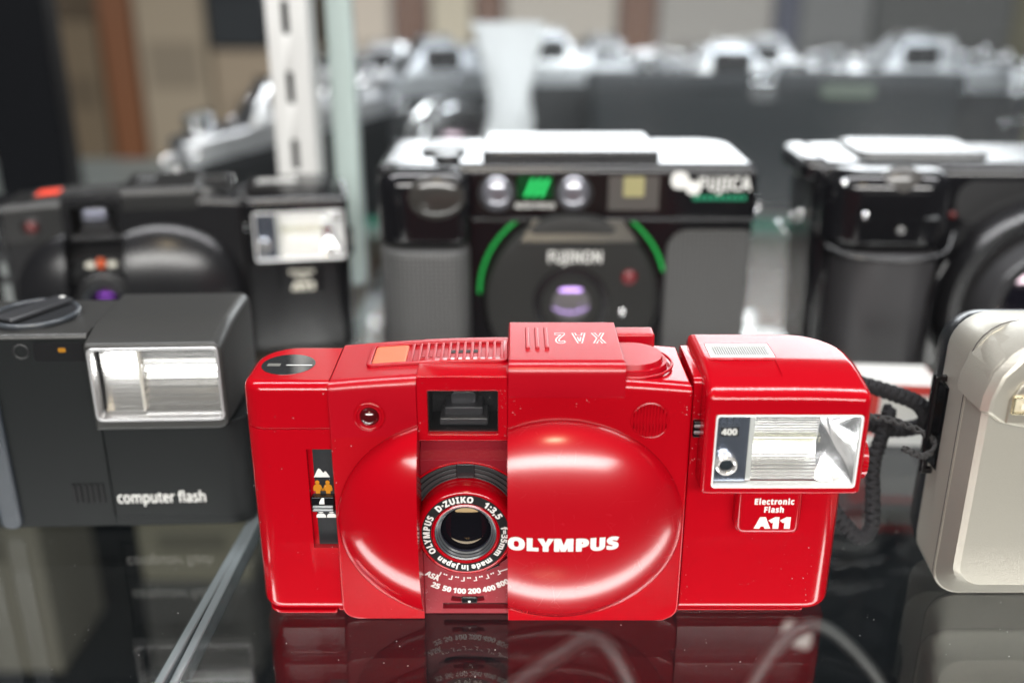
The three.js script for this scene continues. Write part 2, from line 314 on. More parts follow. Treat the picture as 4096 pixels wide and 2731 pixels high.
  mesh('front_panel', PB(-41.2, -21.3, 0.3, 49.95, -24.2, 1.5, { r: [0.2, 0.7, 0.3, 0.2], mid: 100, ne: 4, inset: (y) => [y < 3.4 ? 3.2 - Math.sqrt(Math.max(0, 3.2 * 3.2 - (3.5 - y) ** 2)) : 0, 0, 0, 0] }), M.grainy, t);
  mesh('upper_panel', PB(-41.2, -21.3, 50.0, 64.4, -24.2, 1.62, { r: [0.2, 0.7, 0.3, 0.2], top: 2.3, k: [0.25, 0, 1, 1], mid: 4, ne: 10, warp: camber }), M.topGrain, t);
  let mid = PB(-21.3, -1.0, 61.6, 64.4, -24.2, 1.0, { r: 0.15, top: 2.0, k: [0, 0, 1, 1], mid: 2, warp: camber });
  mesh('top_plate', mid, M.topGrain, t);
  mesh('sliding_cover', PB(-1.0, 40.3, -0.1, 63.8, -24.2, 1.7, { r: [0.7, 0.2, 0.3, 0.3], top: 2.4, k: [0, 0.3, 1, 1], mid: 60, ne: 10, warp: (p) => { camber(p); }, inset: (y) => [0, y < 3.4 ? 3.2 - Math.sqrt(Math.max(0, 3.2 * 3.2 - (3.5 - y - 0.1) ** 2)) : 0, 0, 0] }), M.top, t);
  mesh('half_dome', dome(7.9 - 20.2 + 0.5, 27.6, 1.45, -DOME.a, -9.4), M.gloss, t);
  const DX = 10.9, DY = 27.7;
  mesh('cover_dome', dome(DX, DY, 1.65, -11.9, DOME.a), M.dome || M.gloss, t, { crease: 30 });
  if (red) {
    const onDome = (x, y, z) => [x, y, 2.4 + domeZ(x - DX, y - DY) + 0.05 + z];
    mesh('lettering', print('OLYMPUS', 11.5, 27.7, 0, 2.95, { bold: 0.2, gap: 0.12, w: 25.0, map: onDome }), white, t);
  }
  // the raised thumb tile on the cover
  mesh('thumb_tile', PB(-0.95, 25.3, 59.2, 67.2, -26.2, 1.85, { r: [0.4, 0.4, 0.5, 0.5], top: 2.6, bot: 0.1, k: [0.2, 0.2, 0.35, 1], ns: 6, mid: 2 }), M.topGrain, t);
  for (let i = 0; i < 3; i++) mesh('grip_rib', PB(3.1 + i * 2.2, 4.1 + i * 2.2, 67.15, 67.75, -20.6, -7.4, { r: 0.35, top: 0.3 }), M.topGrain, t);
  if (red) {
    const ink = std([0.85, 0.55, 0.55], 0.45), out = [];
    for (const [ch, x] of [['X', 20.2], ['A', 15.7], ['2', 11.0]]) for (const s of SANS.generateShapes(ch, 6.8)) for (const c of [s, ...s.holes]) { const p = c.getPoints(6).map((q) => [q.x * 0.5, q.y]); if (Math.hypot(p[0][0] - p[p.length - 1][0], p[0][1] - p[p.length - 1][1]) < 1e-4) p.pop(); out.push(ribbon(p, 0.32, 0, true).translate(-1.6, -3.6, 0).rotateX(-Math.PI / 2).rotateY(Math.PI).translate(x, 67.24, -14.2)); }
    mesh('lettering', out.map((g) => g), ink, t, { crease: 0 });
  }
  // dial, ring and back slab beside the tile
  mesh('cover_ring', [cylY(27.4, -10, 62.4, 63.9, 8.6, 8.3, 56), cylY(27.4, -10, 63.85, 65.1, 7.6, 7.2, 56), new THREE.TorusGeometry(9.6, 0.35, 10, 64).rotateX(Math.PI / 2).translate(27.4, 63.0, -10)], M.topGrain, t);
  mesh('hinge_slab', PB(24.8, 34.4, 62.5, 66.0, -25.6, -20.2, { r: 0.6, top: 0.6, bot: 0.4 }), M.topGrain, t);
  // top: framed shutter button and grille
  const top = part('shutter_surround', t);
  const frame = new THREE.Shape(); rrect(-33.4, -1.05, 6, 19, [1.2, 1.4, 1.4, 1.2]).forEach(([x, y], i) => (i ? frame.lineTo(x, y) : frame.moveTo(x, y)));
  const hole = new THREE.Path(); rrect(-32.4, -1.0, 7.0, 18, [0.4, 1, 1, 0.4]).reverse().forEach(([x, y], i) => (i ? hole.lineTo(x, y) : hole.moveTo(x, y)));
  const tilt = (g) => { const p = g.attributes.position; for (let i = 0; i < p.count; i++) { const v = V(p.getX(i), 64.4, 0); camber(v); p.setY(i, p.getY(i) + v.y - 64.4); } return g; };
  mesh('surround', tilt(ext((frame.holes.push(hole), frame), 0, 0.75, 0.15).rotateX(-Math.PI / 2).translate(0, 64.35, 0)), M.topGrain, top);
  mesh('shutter_button', tilt(PB(-32.2, -24.4, 64.3, 64.9, -17.9, -7.1, { r: 0.8, top: 0.25 })), M.shutter, top);
  for (let i = 0; i < 13; i++) mesh('grille_rib', tilt(PB(-23.6 + i * 1.74, -22.9 + i * 1.74, 64.3, 65.15, -17.9, -7.1, { r: 0.12, top: 0.15, ne: 1, nc: 2 })), M.topGrain, top);
  mesh('sound_slot', tilt(box(-14.5, -7.2, 64.36, 64.5, -14.2, -12.4)), darkVoid, top);
  // viewfinder
  const vf = part('viewfinder', t);
  const vs = poly(rrect(-21.2, -1.05, 48.6, 64.4, [0.2, 0.2, 0.2, 0.2], 3, 1)); vs.holes.push(new THREE.Path(rrect(-18.9, -3.1, 50.2, 60.9, [0.4, 0.4, 0.4, 0.4], 3, 1).reverse().map((p) => new THREE.Vector2(...p))));
  mesh('finder_frame', ext(vs, -10, 1.9, 0.15), M.gloss, vf);
  mesh('finder_box', [box(-19, -3, 50.1, 61, -12, -10), box(-19.2, -18.7, 50.1, 61, -10, 0.3), box(-3.3, -2.8, 50.1, 61, -10, 0.3), box(-19, -3, 49.9, 50.4, -10, 0.3), box(-19, -3, 60.7, 61.2, -10, 0.3)], darkVoid, vf);
  mesh('eyepiece', [RB(-14.2, -8.2, 54.0, 57.5, -9.9, -5.5, { r: 1.4, f: 0.4 }), RB(-15.6, -6.6, 52.3, 54.6, -9.5, -3.4, { r: 0.8, f: 0.5 }), RB(-16.6, -5.4, 50.6, 52.6, -9, -1.8, { r: 0.5, f: 0.5 })], std([0.03, 0.03, 0.033], 0.3), vf);
  mesh('eyepiece_rim', [RB(-15.3, -6.7, 54.3, 54.55, -3.6, -3.3, { r: 0.1 })], satin, vf);
  mesh('eyepiece_glass', [RB(-13.0, -8.8, 58.6, 60.8, -6, -5.6, { r: 0.3 })], std([0.3, 0.29, 0.24], 0.15, { metalness: 0.6 }), vf);
  mesh('finder_glass', RB(-19, -3, 50.1, 61, 0.5, 0.6, { r: 0.4 }), dustyPane, vf);
  // lens house
  const LZ = -0.6;
  let house = loft([-21.2, -21.0, -1.2, -1.0].map((x) => [[0.3, LZ], [20, LZ], [42.2, LZ], [42.55, LZ - 0.06], [42.75, LZ - 0.35], [47.6, -6.0], [47.8, -20], [0.3, -20]].map(([y, z]) => V(x, y, z))));
  house = cut(house, ext(ringShape(11, 16.0, -0.35, Math.PI + 0.35), LZ - 3, 3).translate(CX, CY, 0), ext(ringShape(11.9, 13.6, Math.PI * 1.29, Math.PI * 1.76), LZ - 2, 3).translate(CX, CY, 0), ext(ringShape(20.6, 22.0, Math.PI * 1.44, Math.PI * 1.56), LZ - 2, 3).translate(CX, CY, 0), box(-16.9, 2, 1.6, 3.3, LZ - 2, 2));
  mesh('lens_house', house, M.house, t, { crease: 25 });
  mesh('aperture_ring', [0, 1, 2, 3].map((i) => ext(ringShape(11.3 + i * 1.15, 11.3 + i * 1.15 + 0.8, 0.02, Math.PI - 0.02), LZ - 3, LZ - 0.75 + i * 0.12, 0.1, 40).translate(CX, CY, 0)).concat([ext(ringShape(11, 15.9, -0.3, Math.PI + 0.3), LZ - 3.2, LZ - 1.4, 0, 40).translate(CX, CY, 0)]), std([0.035, 0.036, 0.038], 0.28), t);
  mesh('index_notch', [RB(CX - 2.2, CX + 2.2, CY + 11.9, CY + 15.7, LZ - 2.2, LZ - 0.1, { r: 0.4, f: 0.3 })], std([0.02, 0.02, 0.022], 0.15), t);
  mesh('hood_lip', ext(ringShape(16.0, 16.5, 0.35, Math.PI - 0.35), LZ - 0.1, LZ + 0.35, 0.12, 40).translate(CX, CY, 0), M.gloss, t);
  const lens = part('lens', t);
  mesh('barrel', lathe(CX, CY, [[7.7, 3.6], [7.9, 3.9], [10.35, 3.95], [10.9, 3.75], [11.35, 3.2], [11.7, 1.4], [11.9, -3]]), M.gloss, lens);
  mesh('name_ring', lathe(CX, CY, [[8.0, 3.98], [8.02, 4.05], [10.2, 4.05], [10.25, 3.95]]), std([0.012, 0.012, 0.013], 0.3), lens);
  mesh('inner_rim', lathe(CX, CY, [[7.2, 3.2], [7.25, 4.0], [7.45, 4.08], [7.7, 3.95], [7.75, 3.6]]), M.gloss, lens);
  mesh('retaining_cone', lathe(CX, CY, [[5.9, 1.3], [5.95, 2.3], [6.3, 2.55], [6.35, 3.0], [6.75, 3.3], [6.8, 3.65], [7.15, 3.85], [7.25, 3.7], [7.3, 2]]), std([0.05, 0.055, 0.062], 0.26), lens);
  mesh('front_element', new THREE.SphereGeometry(11, 40, 20, 0, Math.PI * 2, 0, 0.578).rotateX(Math.PI / 2).translate(CX, CY, 3.2 - 11), std([0.004, 0.004, 0.006], 0.07, { spec: 0.6, specularColor: new THREE.Color(1, 0.7, 0.36) }), lens);
  mesh('inner_glass', lathe(CX, CY, [[6.3, 2.5], [5.95, 2.1], [5.9, 1.6]]), std([0.02, 0.022, 0.05], 0.08, { clearcoat: 1 }), lens);
  if (red) {
    const z = 4.06, o = { bold: 0.05, gap: 0.02 }, T = (s, d, size, e) => arcPrint(s, CX, CY, 9.1 - size * 0.5, d, z, size, { ...o, ...e });
    mesh('lettering', [T('D·ZUIKO', -17, 1.55), T('1:3,5', 46, 1.55), T('f=35mm', 104, 1.4), T('made in Japan', 182, 1.35), T('OLYMPUS', 268, 1.5)], white, lens);
    const q = LZ + 0.02, B = (s, d, r, size) => arcPrint(s, CX, CY, r, d, q, size, { bottom: true, bold: 0.05, gap: 0.03 });
    mesh('speed_scale', [B('ASA', 210, 17.5, 1.4), B('25', 204, 19.6, 1.4), B('50', 195.4, 19.6, 1.4), B('100', 186, 19.6, 1.4), B('200', 175, 19.6, 1.4), B('400', 164, 19.6, 1.4), B('800', 153, 19.4, 1.4)], white, t);
    const dots = [], polar = (r, d) => [CX + r * Math.sin(d * Math.PI / 180), CY + r * Math.cos(d * Math.PI / 180)];
    for (let i = 0; i < 6; i++) { const d = 208 - i * 11; dots.push(ribbon([polar(14.9, d - 3), polar(16.0, d - 3), polar(16.0, d - 0.5)], 0.3, q + 0.03)); if (i < 5) for (const k of [4.5, 6.5]) dots.push(new THREE.CircleGeometry(0.22, 10).translate(...polar(15.1, d - 3 - k + 1), q + 0.03)); }
    dots.push(ribbon([polar(15.4, 150), polar(16.0, 141)], 0.3, q + 0.03));
    mesh('scale_marks', dots, white, t, { crease: 0 });
    const lv = polar(12.75, 152);
    mesh('speed_lever', [RB(-1.7, 1.7, -0.9, 0.9, -1.5, 0.6, { r: 0.2, f: 0.2 }).rotateZ(0.45).translate(lv[0], lv[1], LZ)], blackGloss, t);
    mesh('speed_pointer', [RB(-1.9, 1.9, -0.9, 0.9, -1.2, 0.3, { r: 0.2, f: 0.2 }).translate(CX + 0.4, CY - 21.3, LZ), ], blackGloss, t);
    mesh('pointer_mark', [box(CX + 0.1, CX + 0.7, CY - 22.0, CY - 21.5, LZ + 0.28, LZ + 0.35)], white, t);
    mesh('slot_floor', [ext(ringShape(11.8, 13.7, Math.PI * 1.28, Math.PI * 1.77), LZ - 2.4, LZ - 1.6).translate(CX, CY, 0), box(-17, -1, 1.4, 3.5, LZ - 2.4, LZ - 1.9), ext(ringShape(20.5, 22.1, Math.PI * 1.43, Math.PI * 1.57), LZ - 2.4, LZ - 1.5).translate(CX, CY, 0)], std([0.05, 0.004, 0.006], 0.4), t);
  }
  if (!red) {
    mesh('finder_lens', RB(-14.4, -6.4, 56.4, 60, 0.8, 1.9, { r: 1.2, f: 0.5 }), std([0.35, 0.36, 0.45], 0.15, { metalness: 0.7, clearcoat: 1 }), vf);
    mesh('orange_mark', [RB(CX - 1.6, CX + 1.2, CY + 12.6, CY + 16.2, LZ, LZ + 1.4, { r: 1, f: 0.5 })], std([0.5, 0.08, 0.02], 0.4), t);
    mesh('white_mark', [RB(CX - 5.6, CX - 2.2, CY + 12.8, CY + 14.8, LZ, LZ + 1.2, { r: 1, f: 0.4 }), RB(CX + 1.8, CX + 5.2, CY + 12.8, CY + 14.8, LZ, LZ + 1.2, { r: 1, f: 0.4 })], cream, t);
    mesh('aperture_marks', [RB(-45, -42.6, 37, 42, 0.1, 0.4, { r: 0.8 }), RB(-45.4, -42.4, 22, 34, 0.1, 0.4, { r: 0.8 })], std([0.12, 0.13, 0.13], 0.4), t);
    mesh('coated_glass', new THREE.SphereGeometry(9, 32, 16, 0, Math.PI * 2, 0, 0.6).rotateX(Math.PI / 2).translate(CX, CY, 3.6 - 9), purpleGlass, lens);
  }
  // lamp and ribbed light cell
  mesh('lamp_ring', new THREE.TorusGeometry(3.15, 0.5, 10, 48).translate(-32, 54.5, 1.5), M.gloss, t);
  mesh('lamp_lens', new THREE.SphereGeometry(2.3, 28, 16).scale(1, 1, 0.8).translate(-32, 54.5, 1.3), M.lamp, t);
  if (red) { const cell = part('light_cell', t); mesh('disc', cyl(31, 53.6, 1.5, 1.78, 4.25, 4.2), M.gloss, cell); mesh('rim', new THREE.TorusGeometry(4.25, 0.16, 8, 48).translate(31, 53.6, 1.75), M.gloss, cell); for (let i = -5; i <= 5; i++) { const h = Math.sqrt(4.1 * 4.1 - (i * 0.72) ** 2); mesh('rib', RB(31 + i * 0.72 - 0.17, 31 + i * 0.72 + 0.17, 53.6 - h, 53.6 + h, 1.75, 1.98, { r: 0.15, f: 0.12, ne: 1, nc: 2 }), M.gloss, cell); } }
  // flash
  const fl = part('flash_unit', t);
  mesh('flash_base', PB(40.7, 78.4, 0.7, 38.5, -24, -0.2, { r: [6.5, 0.3, 8, 0.3], bot: 3, k: [0, 1, 1, 1], ns: 6 }), M.gloss, fl);
  const slope = (p) => { if (p.y > 58) { if (p.z > -6) p.y -= ((p.z + 6) / 14) ** 1.6 * 2.9 * (p.y - 58) / 8; p.y -= Math.max(0, (p.x - 60) / 18) ** 2 * 0.5; } };
  let head = PB(42.3, 78.4, 38.3, 65.6, -22.5, 8, { r: [2.2, 1.6, 1, 13], top: 2.8, bot: 0.7, ns: 6, mid: 6, ne: 12, k: [0.6, 0.8, 0.5, 1], warp: slope });
  head = cut(head, box(44.4, 76.6, 39.9, 57.9, 1.0, 12), PB(45.2, 60.2, 64.9, 80, -15, -6.5, {}), PB(44.6, 59.6, 65.3, 80, -5, 2.2, { warp: (p) => { if (p.y < 70) p.y -= Math.max(0, (p.z + 6) / 14) ** 1.6 * 2.5; } }));
  mesh('flash_head', head, M.flashTop, fl);
  mesh('flash_neck', PB(40.6, 42.6, 38.3, 63.2, -21.5, 0.3, { r: 0.2, top: 1.6, k: [0, 0, 1, 1] }), M.gloss, fl);
  mesh('ready_window', [RB(45.4, 60, 64.85, 65.2, -14.8, -6.7, {}), ...Array.from({ length: 24 }, (_, i) => box(46.4 + i * 0.54, 46.66 + i * 0.54, 65.15, 65.5, -13.6, -7.8))], std([0.34, 0.34, 0.33], 0.3), fl);
  mesh('ready_frame', [box(45.4, 60, 65.1, 65.6, -14.8, -13.9), box(45.4, 60, 65.1, 65.6, -7.5, -6.7), box(45.4, 46.2, 65.1, 65.6, -13.9, -7.5), box(59.2, 60, 65.1, 65.6, -13.9, -7.5)], std([0.7, 0.7, 0.68], 0.15, { clearcoat: 1 }), fl);
  const win = part('flash_window', fl);
  const wf = poly(rrect(44.4, 76.6, 39.9, 57.9, [0.9, 0.9, 0.9, 0.9], 4, 1)); wf.holes.push(new THREE.Path(rrect(44.85, 76.15, 40.5, 57.45, [0.6, 0.6, 0.6, 0.6], 4, 1).reverse().map((p) => new THREE.Vector2(...p))));
  mesh('window_frame', ext(wf, 5.5, 8.1, 0.2), std([0.88, 0.88, 0.88], 0.12, { metalness: 0.2, clearcoat: 1 }), win);
  mesh('back_box', box(44.4, 76.6, 39.9, 57.9, 1.0, 1.6), std([0.5, 0.52, 0.55], 0.3, { metalness: 0.8 }), win);
  mesh('mirror_panel', RB(45.1, 52.2, 40.9, 57.1, 5.9, 6.4, { r: 0.2 }), std([0.3, 0.34, 0.42], 0.16, { metalness: 0.85 }), win);
  // ribbed reflector and the faceted end
  const rp = [], ribs = 24; for (let i = 0; i <= ribs; i++) { const y = 40.2 + 17.4 * i / ribs; rp.push([y, 2.3 + 2.2 * ((y - 49) / 8) ** 2]); if (i < ribs) rp.push([y + 0.42, 2.68 + 2.2 * ((y - 48.4) / 8) ** 2]); }
  const strip = (x0, x1) => { const p = [], ix = []; rp.forEach(([y, z], i) => { p.push(x0, y, z, x1, y, z); if (i) { const a = i * 2 - 2; ix.push(a, a + 1, a + 3, a, a + 3, a + 2); } }); const g = new THREE.BufferGeometry(); g.setAttribute('position', new THREE.Float32BufferAttribute(p, 3)); g.setIndex(ix); return g.toNonIndexed(); };
  const ref = std([0.8, 0.8, 0.79], red ? 0.24 : 0.5, { metalness: red ? 1 : 0.6 });
  mesh('ribbed_reflector', strip(53.4, 68.6), ref, win, { crease: 8 });
  mesh('reflector_side', [box(52.3, 53.4, 41, 57, 2, 6.3)], std([0.7, 0.72, 0.7], 0.25, { metalness: 0.4 }), win);
  const tri = (...p) => { const g = new THREE.BufferGeometry(); g.setAttribute('position', new THREE.Float32BufferAttribute(p.flat(), 3)); return g; };
  const rim = [[68.6, 57.6, 4.6], [72, 57.7, 6.6], [76.3, 57.7, 7.4], [76.4, 52, 7.3], [76.4, 46, 7.3], [76.3, 40.2, 7.4], [72, 40.2, 6.4], [68.6, 40.3, 4.6], [68.7, 46, 2.6], [68.6, 52, 2.5]], hub = [[70.6, 53.5, 2.6], [72.2, 49, 1.9], [70.4, 44.6, 2.8]], fac = [];
  for (let i = 0; i < rim.length; i++) { const a = rim[i], b = rim[(i + 1) % rim.length], h = hub[a[1] > 52.5 ? 0 : a[1] > 45.5 ? 1 : 2], mid = [(a[0] + b[0]) / 2 * 0.6 + h[0] * 0.4, (a[1] + b[1]) / 2 * 0.6 + h[1] * 0.4, (a[2] + b[2]) / 2 * 0.6 + h[2] * 0.4 - 0.5 + (i % 3) * 0.35]; fac.push(tri(a, b, mid), tri(b, h, mid), tri(h, a, mid)); const h2 = hub[b[1] > 52.5 ? 0 : b[1] > 45.5 ? 1 : 2]; if (h2 !== h) fac.push(tri(b, h2, h)); }
  mesh('faceted_reflector', fac, std([0.9, 0.91, 0.93], 0.2, { metalness: 0.9 }), win, { crease: 48 });
  mesh('flash_tube', new THREE.CylinderGeometry(1.2, 1.2, 15, 20).rotateZ(Math.PI / 2).translate(61, 50.6, 4.2), std([0.9, 0.9, 0.86], 0.06, { transmission: 1, thickness: 0 }), win);
  mesh('window_pane', RB(45.1, 75.9, 40.9, 57.1, 7.5, 7.6, { r: 0.4 }), pane, win);
  mesh('sensor_ring', lathe(47.5, 45.6, [[1.5, 6.4], [1.6, 8.2], [2.0, 8.5], [2.4, 8.2], [2.5, 6.4]]), std([0.8, 0.78, 0.77], 0.2, { metalness: 0.7 }), win);
  mesh('sensor_glass', new THREE.SphereGeometry(1.6, 20, 12).scale(1, 1, 0.4).translate(47.5, 45.6, 7.4), std([0.02, 0.025, 0.03], 0.05), win);
  if (red) {
    mesh('speed_window', [RB(46.0, 50.0, 52.0, 54.2, 6.35, 6.45, { r: 0.2 })], darkVoid, win);
    mesh('lettering', [print('400', 47.9, 53.1, 6.46, 1.5, { bold: 0.06 })], white, win);
    mesh('print', [print('ASA', 47.9, 55.8, 6.42, 1.5, { bold: 0.03, gap: 0.2 })], std([0.05, 0.06, 0.08], 0.4), win);
  }
  const tab = part('name_tab', fl);
  mesh('tab', PB(51.8, 67.0, 25.6, 38.4, -0.4, 4.2, { r: [2.2, 2.2, 0.2, 0.2], bot: 1.6, k: [1, 1, 0, 0.6], ns: 6 }), M.gloss, tab);
  const ink = red ? white : cream;
  mesh('lettering', [print('Electronic', 60.1, 34.3, 4.21, 1.45, { bold: 0.05, gap: 0.1, w: 9.2 }), print('Flash', 60.2, 32.2, 4.21, 1.45, { bold: 0.05, gap: 0.1, w: 4.7 }), print('A11', 60.5, 28.7, 4.21, 2.6, { bold: 0.24, w: 8.4 })], ink, tab);
  const sw = part('flash_switch', fl);
  mesh('switch', RB(40.9, 42.6, 49.2, 53.2, 0, 1.6, { r: 0.3, f: 0.3 }), blackGloss, sw);
  mesh('ridge', [RB(41.0, 42.5, 51.9, 52.5, 1.5, 2, { r: 0.2, f: 0.1 }), RB(41.0, 42.5, 50.3, 50.9, 1.5, 2, { r: 0.2, f: 0.1 })], satin, sw);
  const wheel = part('clamp_wheel', fl), teeth = [];
  for (let i = 0; i < 34; i++) teeth.push(RB(77.5, 79.6, -0.28, 0.28, 4.7, 5.25, { r: 0.15, ne: 1, nc: 2 }).rotateX(i / 34 * Math.PI * 2).translate(0, 44.6, 1.2));
  mesh('wheel', new THREE.CylinderGeometry(4.9, 4.9, 2.2, 40).rotateZ(Math.PI / 2).translate(78.6, 44.6, 1.2), M.gloss, wheel);
  mesh('knurling', teeth, M.gloss, wheel);
}
{
  const R = [0.335, 0.0009, 0.0058];
  const M = {
    gloss: std(R, 0.24, { roughnessMap: scuffTex, bumpMap: leatherTex, bumpScale: 0.000002 }),
    grainy: std(R, 0.26, { bumpMap: leatherTex, bumpScale: 0.000018 }),
    top: std(R, 0.28, { roughnessMap: scuffTex, bumpMap: grainTex, bumpScale: 0.000003 }),
    topGrain: std([0.325, 0.001, 0.0075], 0.25, { bumpMap: grainTex, bumpScale: 0.000005 }),
    flashTop: std(R, 0.16, { bumpMap: grainTex, bumpScale: 0.000012 }),
    dome: std([0.335, 0.001, 0.0065], 0.44, { spec: 0.6, clearcoat: 0.75, clearcoatRoughness: 0.17, roughnessMap: scuffTex, bumpMap: grainTex, bumpScale: 0.000002 }),
    house: std([0.2, 0.004, 0.012], 0.4, { bumpMap: grainTex, bumpScale: 0.00004 }),
    shutter: std([0.6, 0.12, 0.05], 0.4, { bumpMap: grainTex, bumpScale: 0.00003 }),
    lamp: std([0.05, 0.002, 0.003], 0.06, { clearcoat: 1 }),
  };
  const t = thing('compact_camera', 'glossy red compact camera with open sliding cover and red electronic flash', 'camera', [0, 0, 0]);
  makeXA(t, M, true);
  {
    const areas = [[-21, -1.2, 48.8, 63, 1.95], [-21, -1.2, 0.6, 9, -0.55], [-41, -21.5, 2, 49, 1.55], [0, 40, 55, 62, 1.75], [-60, -42, 3, 60, 0.05], [41, 43, 38, 60, 0.35], [45, 76, 41, 57, 7.65], [41, 72, 3, 24, -0.15]], per = 34, n = areas.length * per, M4 = new THREE.Matrix4();
    const inst = new THREE.InstancedMesh(new THREE.SphereGeometry(0.07 * mm, 5, 4), std([0.55, 0.5, 0.5], 0.8), n);
    for (let i = 0; i < n; i++) { const [x0, x1, y0, y1, z] = areas[i % areas.length], q = 0.4 + 1.0 * Math.pow(rnd(), 3), edge = rnd() < 0.5; M4.makeScale(q, q, q * 0.4).setPosition((edge ? (rnd() < 0.5 ? x0 + (x1 - x0) * 0.06 * rnd() : x1 - (x1 - x0) * 0.06 * rnd()) : x0 + (x1 - x0) * rnd()) * mm, (y0 + (y1 - y0) * rnd()) * mm, z * mm); inst.setMatrixAt(i, M4); }
    inst.name = 'dust'; inst.userData = { kind: 'stuff' }; t.add(inst);
  }
  const K = { gloss: blackSatin, grainy: blackMatte, top: blackSatin, topGrain: std([0.014, 0.014, 0.014], 0.32, { bumpMap: grainTex, bumpScale: 0.00002 }), flashTop: blackGloss, dome: blackSatin, house: blackMatte, shutter: std([0.8, 0.06, 0.025], 0.45), lamp: std([0.07, 0.004, 0.004], 0.1) };
  const b = thing('compact_camera', 'black compact camera with orange shutter button and chrome flash window', 'camera', [-145, 0, -163], 10); b.scale.setScalar(1.05);
  makeXA(b, K, false);
}


// ---------------------------------------------------------------- black camera with the computer flash
{
  const t = thing('flash_camera', 'black plastic camera with computer flash printed under its clear flash window', 'camera', [-71, 0, -41.5], 2.2);
  const body = std([0.006, 0.0072, 0.0077], 0.55, { spec: 0.4, bumpMap: grainTex, bumpScale: 0.00005 }), top = std([0.03, 0.03, 0.029], 0.36, { bumpMap: grainTex, bumpScale: 0.00004 });
  mesh('body', PB(-118, -40.4, 0.6, 57.2, -29, 0, { r: [0.3, 4, 4, 0.3], bot: 1, k: [1, 0, 1, 1] }), body, t);
  mesh('top_cover', PB(-118, -40.5, 57.3, 58.6, -29, 0, { r: [0.3, 4, 4, 0.3], top: 1.2, k: [1, 0, 1, 1] }), top, t);
  mesh('lower_plate', PB(-40.0, -1.4, 4.2, 33.2, -29, 0.9, { r: [7, 0.5, 6, 0.3], top: 0.4, bot: 0.4 }), body, t);
  mesh('base', PB(-40.4, -1.6, 0.6, 4.0, -29, 0.2, { r: [7, 0.3, 6, 0.3], bot: 1, k: [0, 1, 1, 1] }), body, t);
  let head = RB(-40.2, -4.0, 33.3, 60, -29, 5.5, { r: [3, 1, 0.3, 3], f: 0.8, mid: 8, k: [1, 1, 1, 1], inset: (z) => { const q = Math.max(0, (z + 7) / 12.5); return [q * 0.6, q * 0.5, 0, q * 2.2]; } });
  head = cut(head, box(-38.8, -5.5, 36.2, 56.6, -1.5, 12));
  mesh('flash_head', head, top, t);
  const win = part('flash_window', t);
  const wf = poly(rrect(-39.0, -5.3, 36.0, 56.8, [1.6, 1.6, 1.6, 1.6], 4, 1)); wf.holes.push(new THREE.Path(rrect(-38.2, -6.1, 36.8, 56.0, [1.1, 1.1, 1.1, 1.1], 4, 1).reverse().map((p) => new THREE.Vector2(...p))));
  mesh('window_frame', ext(wf, 0.5, 5.9, 0.2), std([0.62, 0.62, 0.63], 0.16, { metalness: 0.6, clearcoat: 1 }), win);
  const lit = std([0.74, 0.74, 0.73], 0.2, { metalness: 0.9 });
  const strip = (x0, x1, n, curve) => { const p = [], ix = []; let k = 0; for (let i = 0; i <= n; i++) for (const [dy, dz] of [[0, 0], [0.38, 0.34]]) { const y = 36.8 + 19.2 * (i + dy) / (n + 1), z = dz * 19.2 / (n + 1) + curve * ((y - 46.4) / 9) ** 2; p.push(x0, y, z, x1, y, z); if (k) { const a = k * 2 - 2; ix.push(a, a + 1, a + 3, a, a + 3, a + 2); } k++; } const g = new THREE.BufferGeometry(); g.setAttribute('position', new THREE.Float32BufferAttribute(p, 3)); g.setIndex(ix); return g.toNonIndexed(); };
  mesh('ribbed_reflector', strip(-27, -6.2, 8, 2.0), lit, win, { crease: 8 });
  mesh('fine_reflector', strip(-37.6, -27.1, 15, 1.0), lit, win, { crease: 8 });
  mesh('flash_tube', new THREE.CylinderGeometry(0.5, 0.5, 18, 12).translate(-27.1, 46.4, 2.0), std([0.9, 0.88, 0.8], 0.1, { metalness: 0.4 }), win);
  mesh('window_pane', RB(-38, -6.3, 37, 55.8, 4.6, 4.7, { r: 0.5 }), dustyPane, win);
  mesh('lettering', print('computer flash', -26.6, 10.4, 0.92, 3.3, { font: THIN, bold: 0.06, w: 24.6 }), white, t);
  mesh('side_button', Array.from({ length: 6 }, (_, i) => RB(-51 + i * 1.55, -50.1 + i * 1.55, 8.6, 14.4, -0.2, 0.45, { r: 0.2, f: 0.2 })), blackMatte, t);
  mesh('end_groove', [RB(-72, -66, 1, 57, -0.3, 1.6, { r: 2.5, f: 1.2 }), RB(-84, -74, 1, 57, -0.3, 2.6, { r: 2.5, f: 1.2 })], std([0.03, 0.036, 0.045], 0.35), t);
  mesh('finder_window', [RB(-54.6, -41.6, 51.3, 56.4, -0.3, 0.35, { r: 0.5 })], std([0.012, 0.012, 0.013], 0.15), t);
  mesh('amber_lamp', [RB(-48.2, -46.2, 53.8, 55.0, 0.3, 0.5, { r: 0.4 })], std([0.3, 0.13, 0.01], 0.3), t);
  mesh('cell_ring', new THREE.TorusGeometry(1.9, 0.35, 8, 30).translate(-58, 54, -0.1), darkVoid, t);
  const dial = part('film_dial', t);
  mesh('dial', cylY(-58.8, -14.2, 58.2, 60.0, 11.4, 11, 48), std([0.02, 0.021, 0.023], 0.25), dial);
  mesh('rim', [new THREE.TorusGeometry(10.9, 0.7, 10, 56).rotateX(Math.PI / 2).translate(-58.8, 59.7, -14.2)], std([0.05, 0.056, 0.064], 0.2), dial);
  mesh('handle', RB(-3.2, 3.2, 0, 1.3, -10.2, 10.2, { r: [0.8, 0.8, 0.2, 0.2], f: 0.8, b: 0.8 }).rotateY(-0.5).translate(-58.8, 60.4, -14.2), std([0.03, 0.031, 0.034], 0.32), dial);
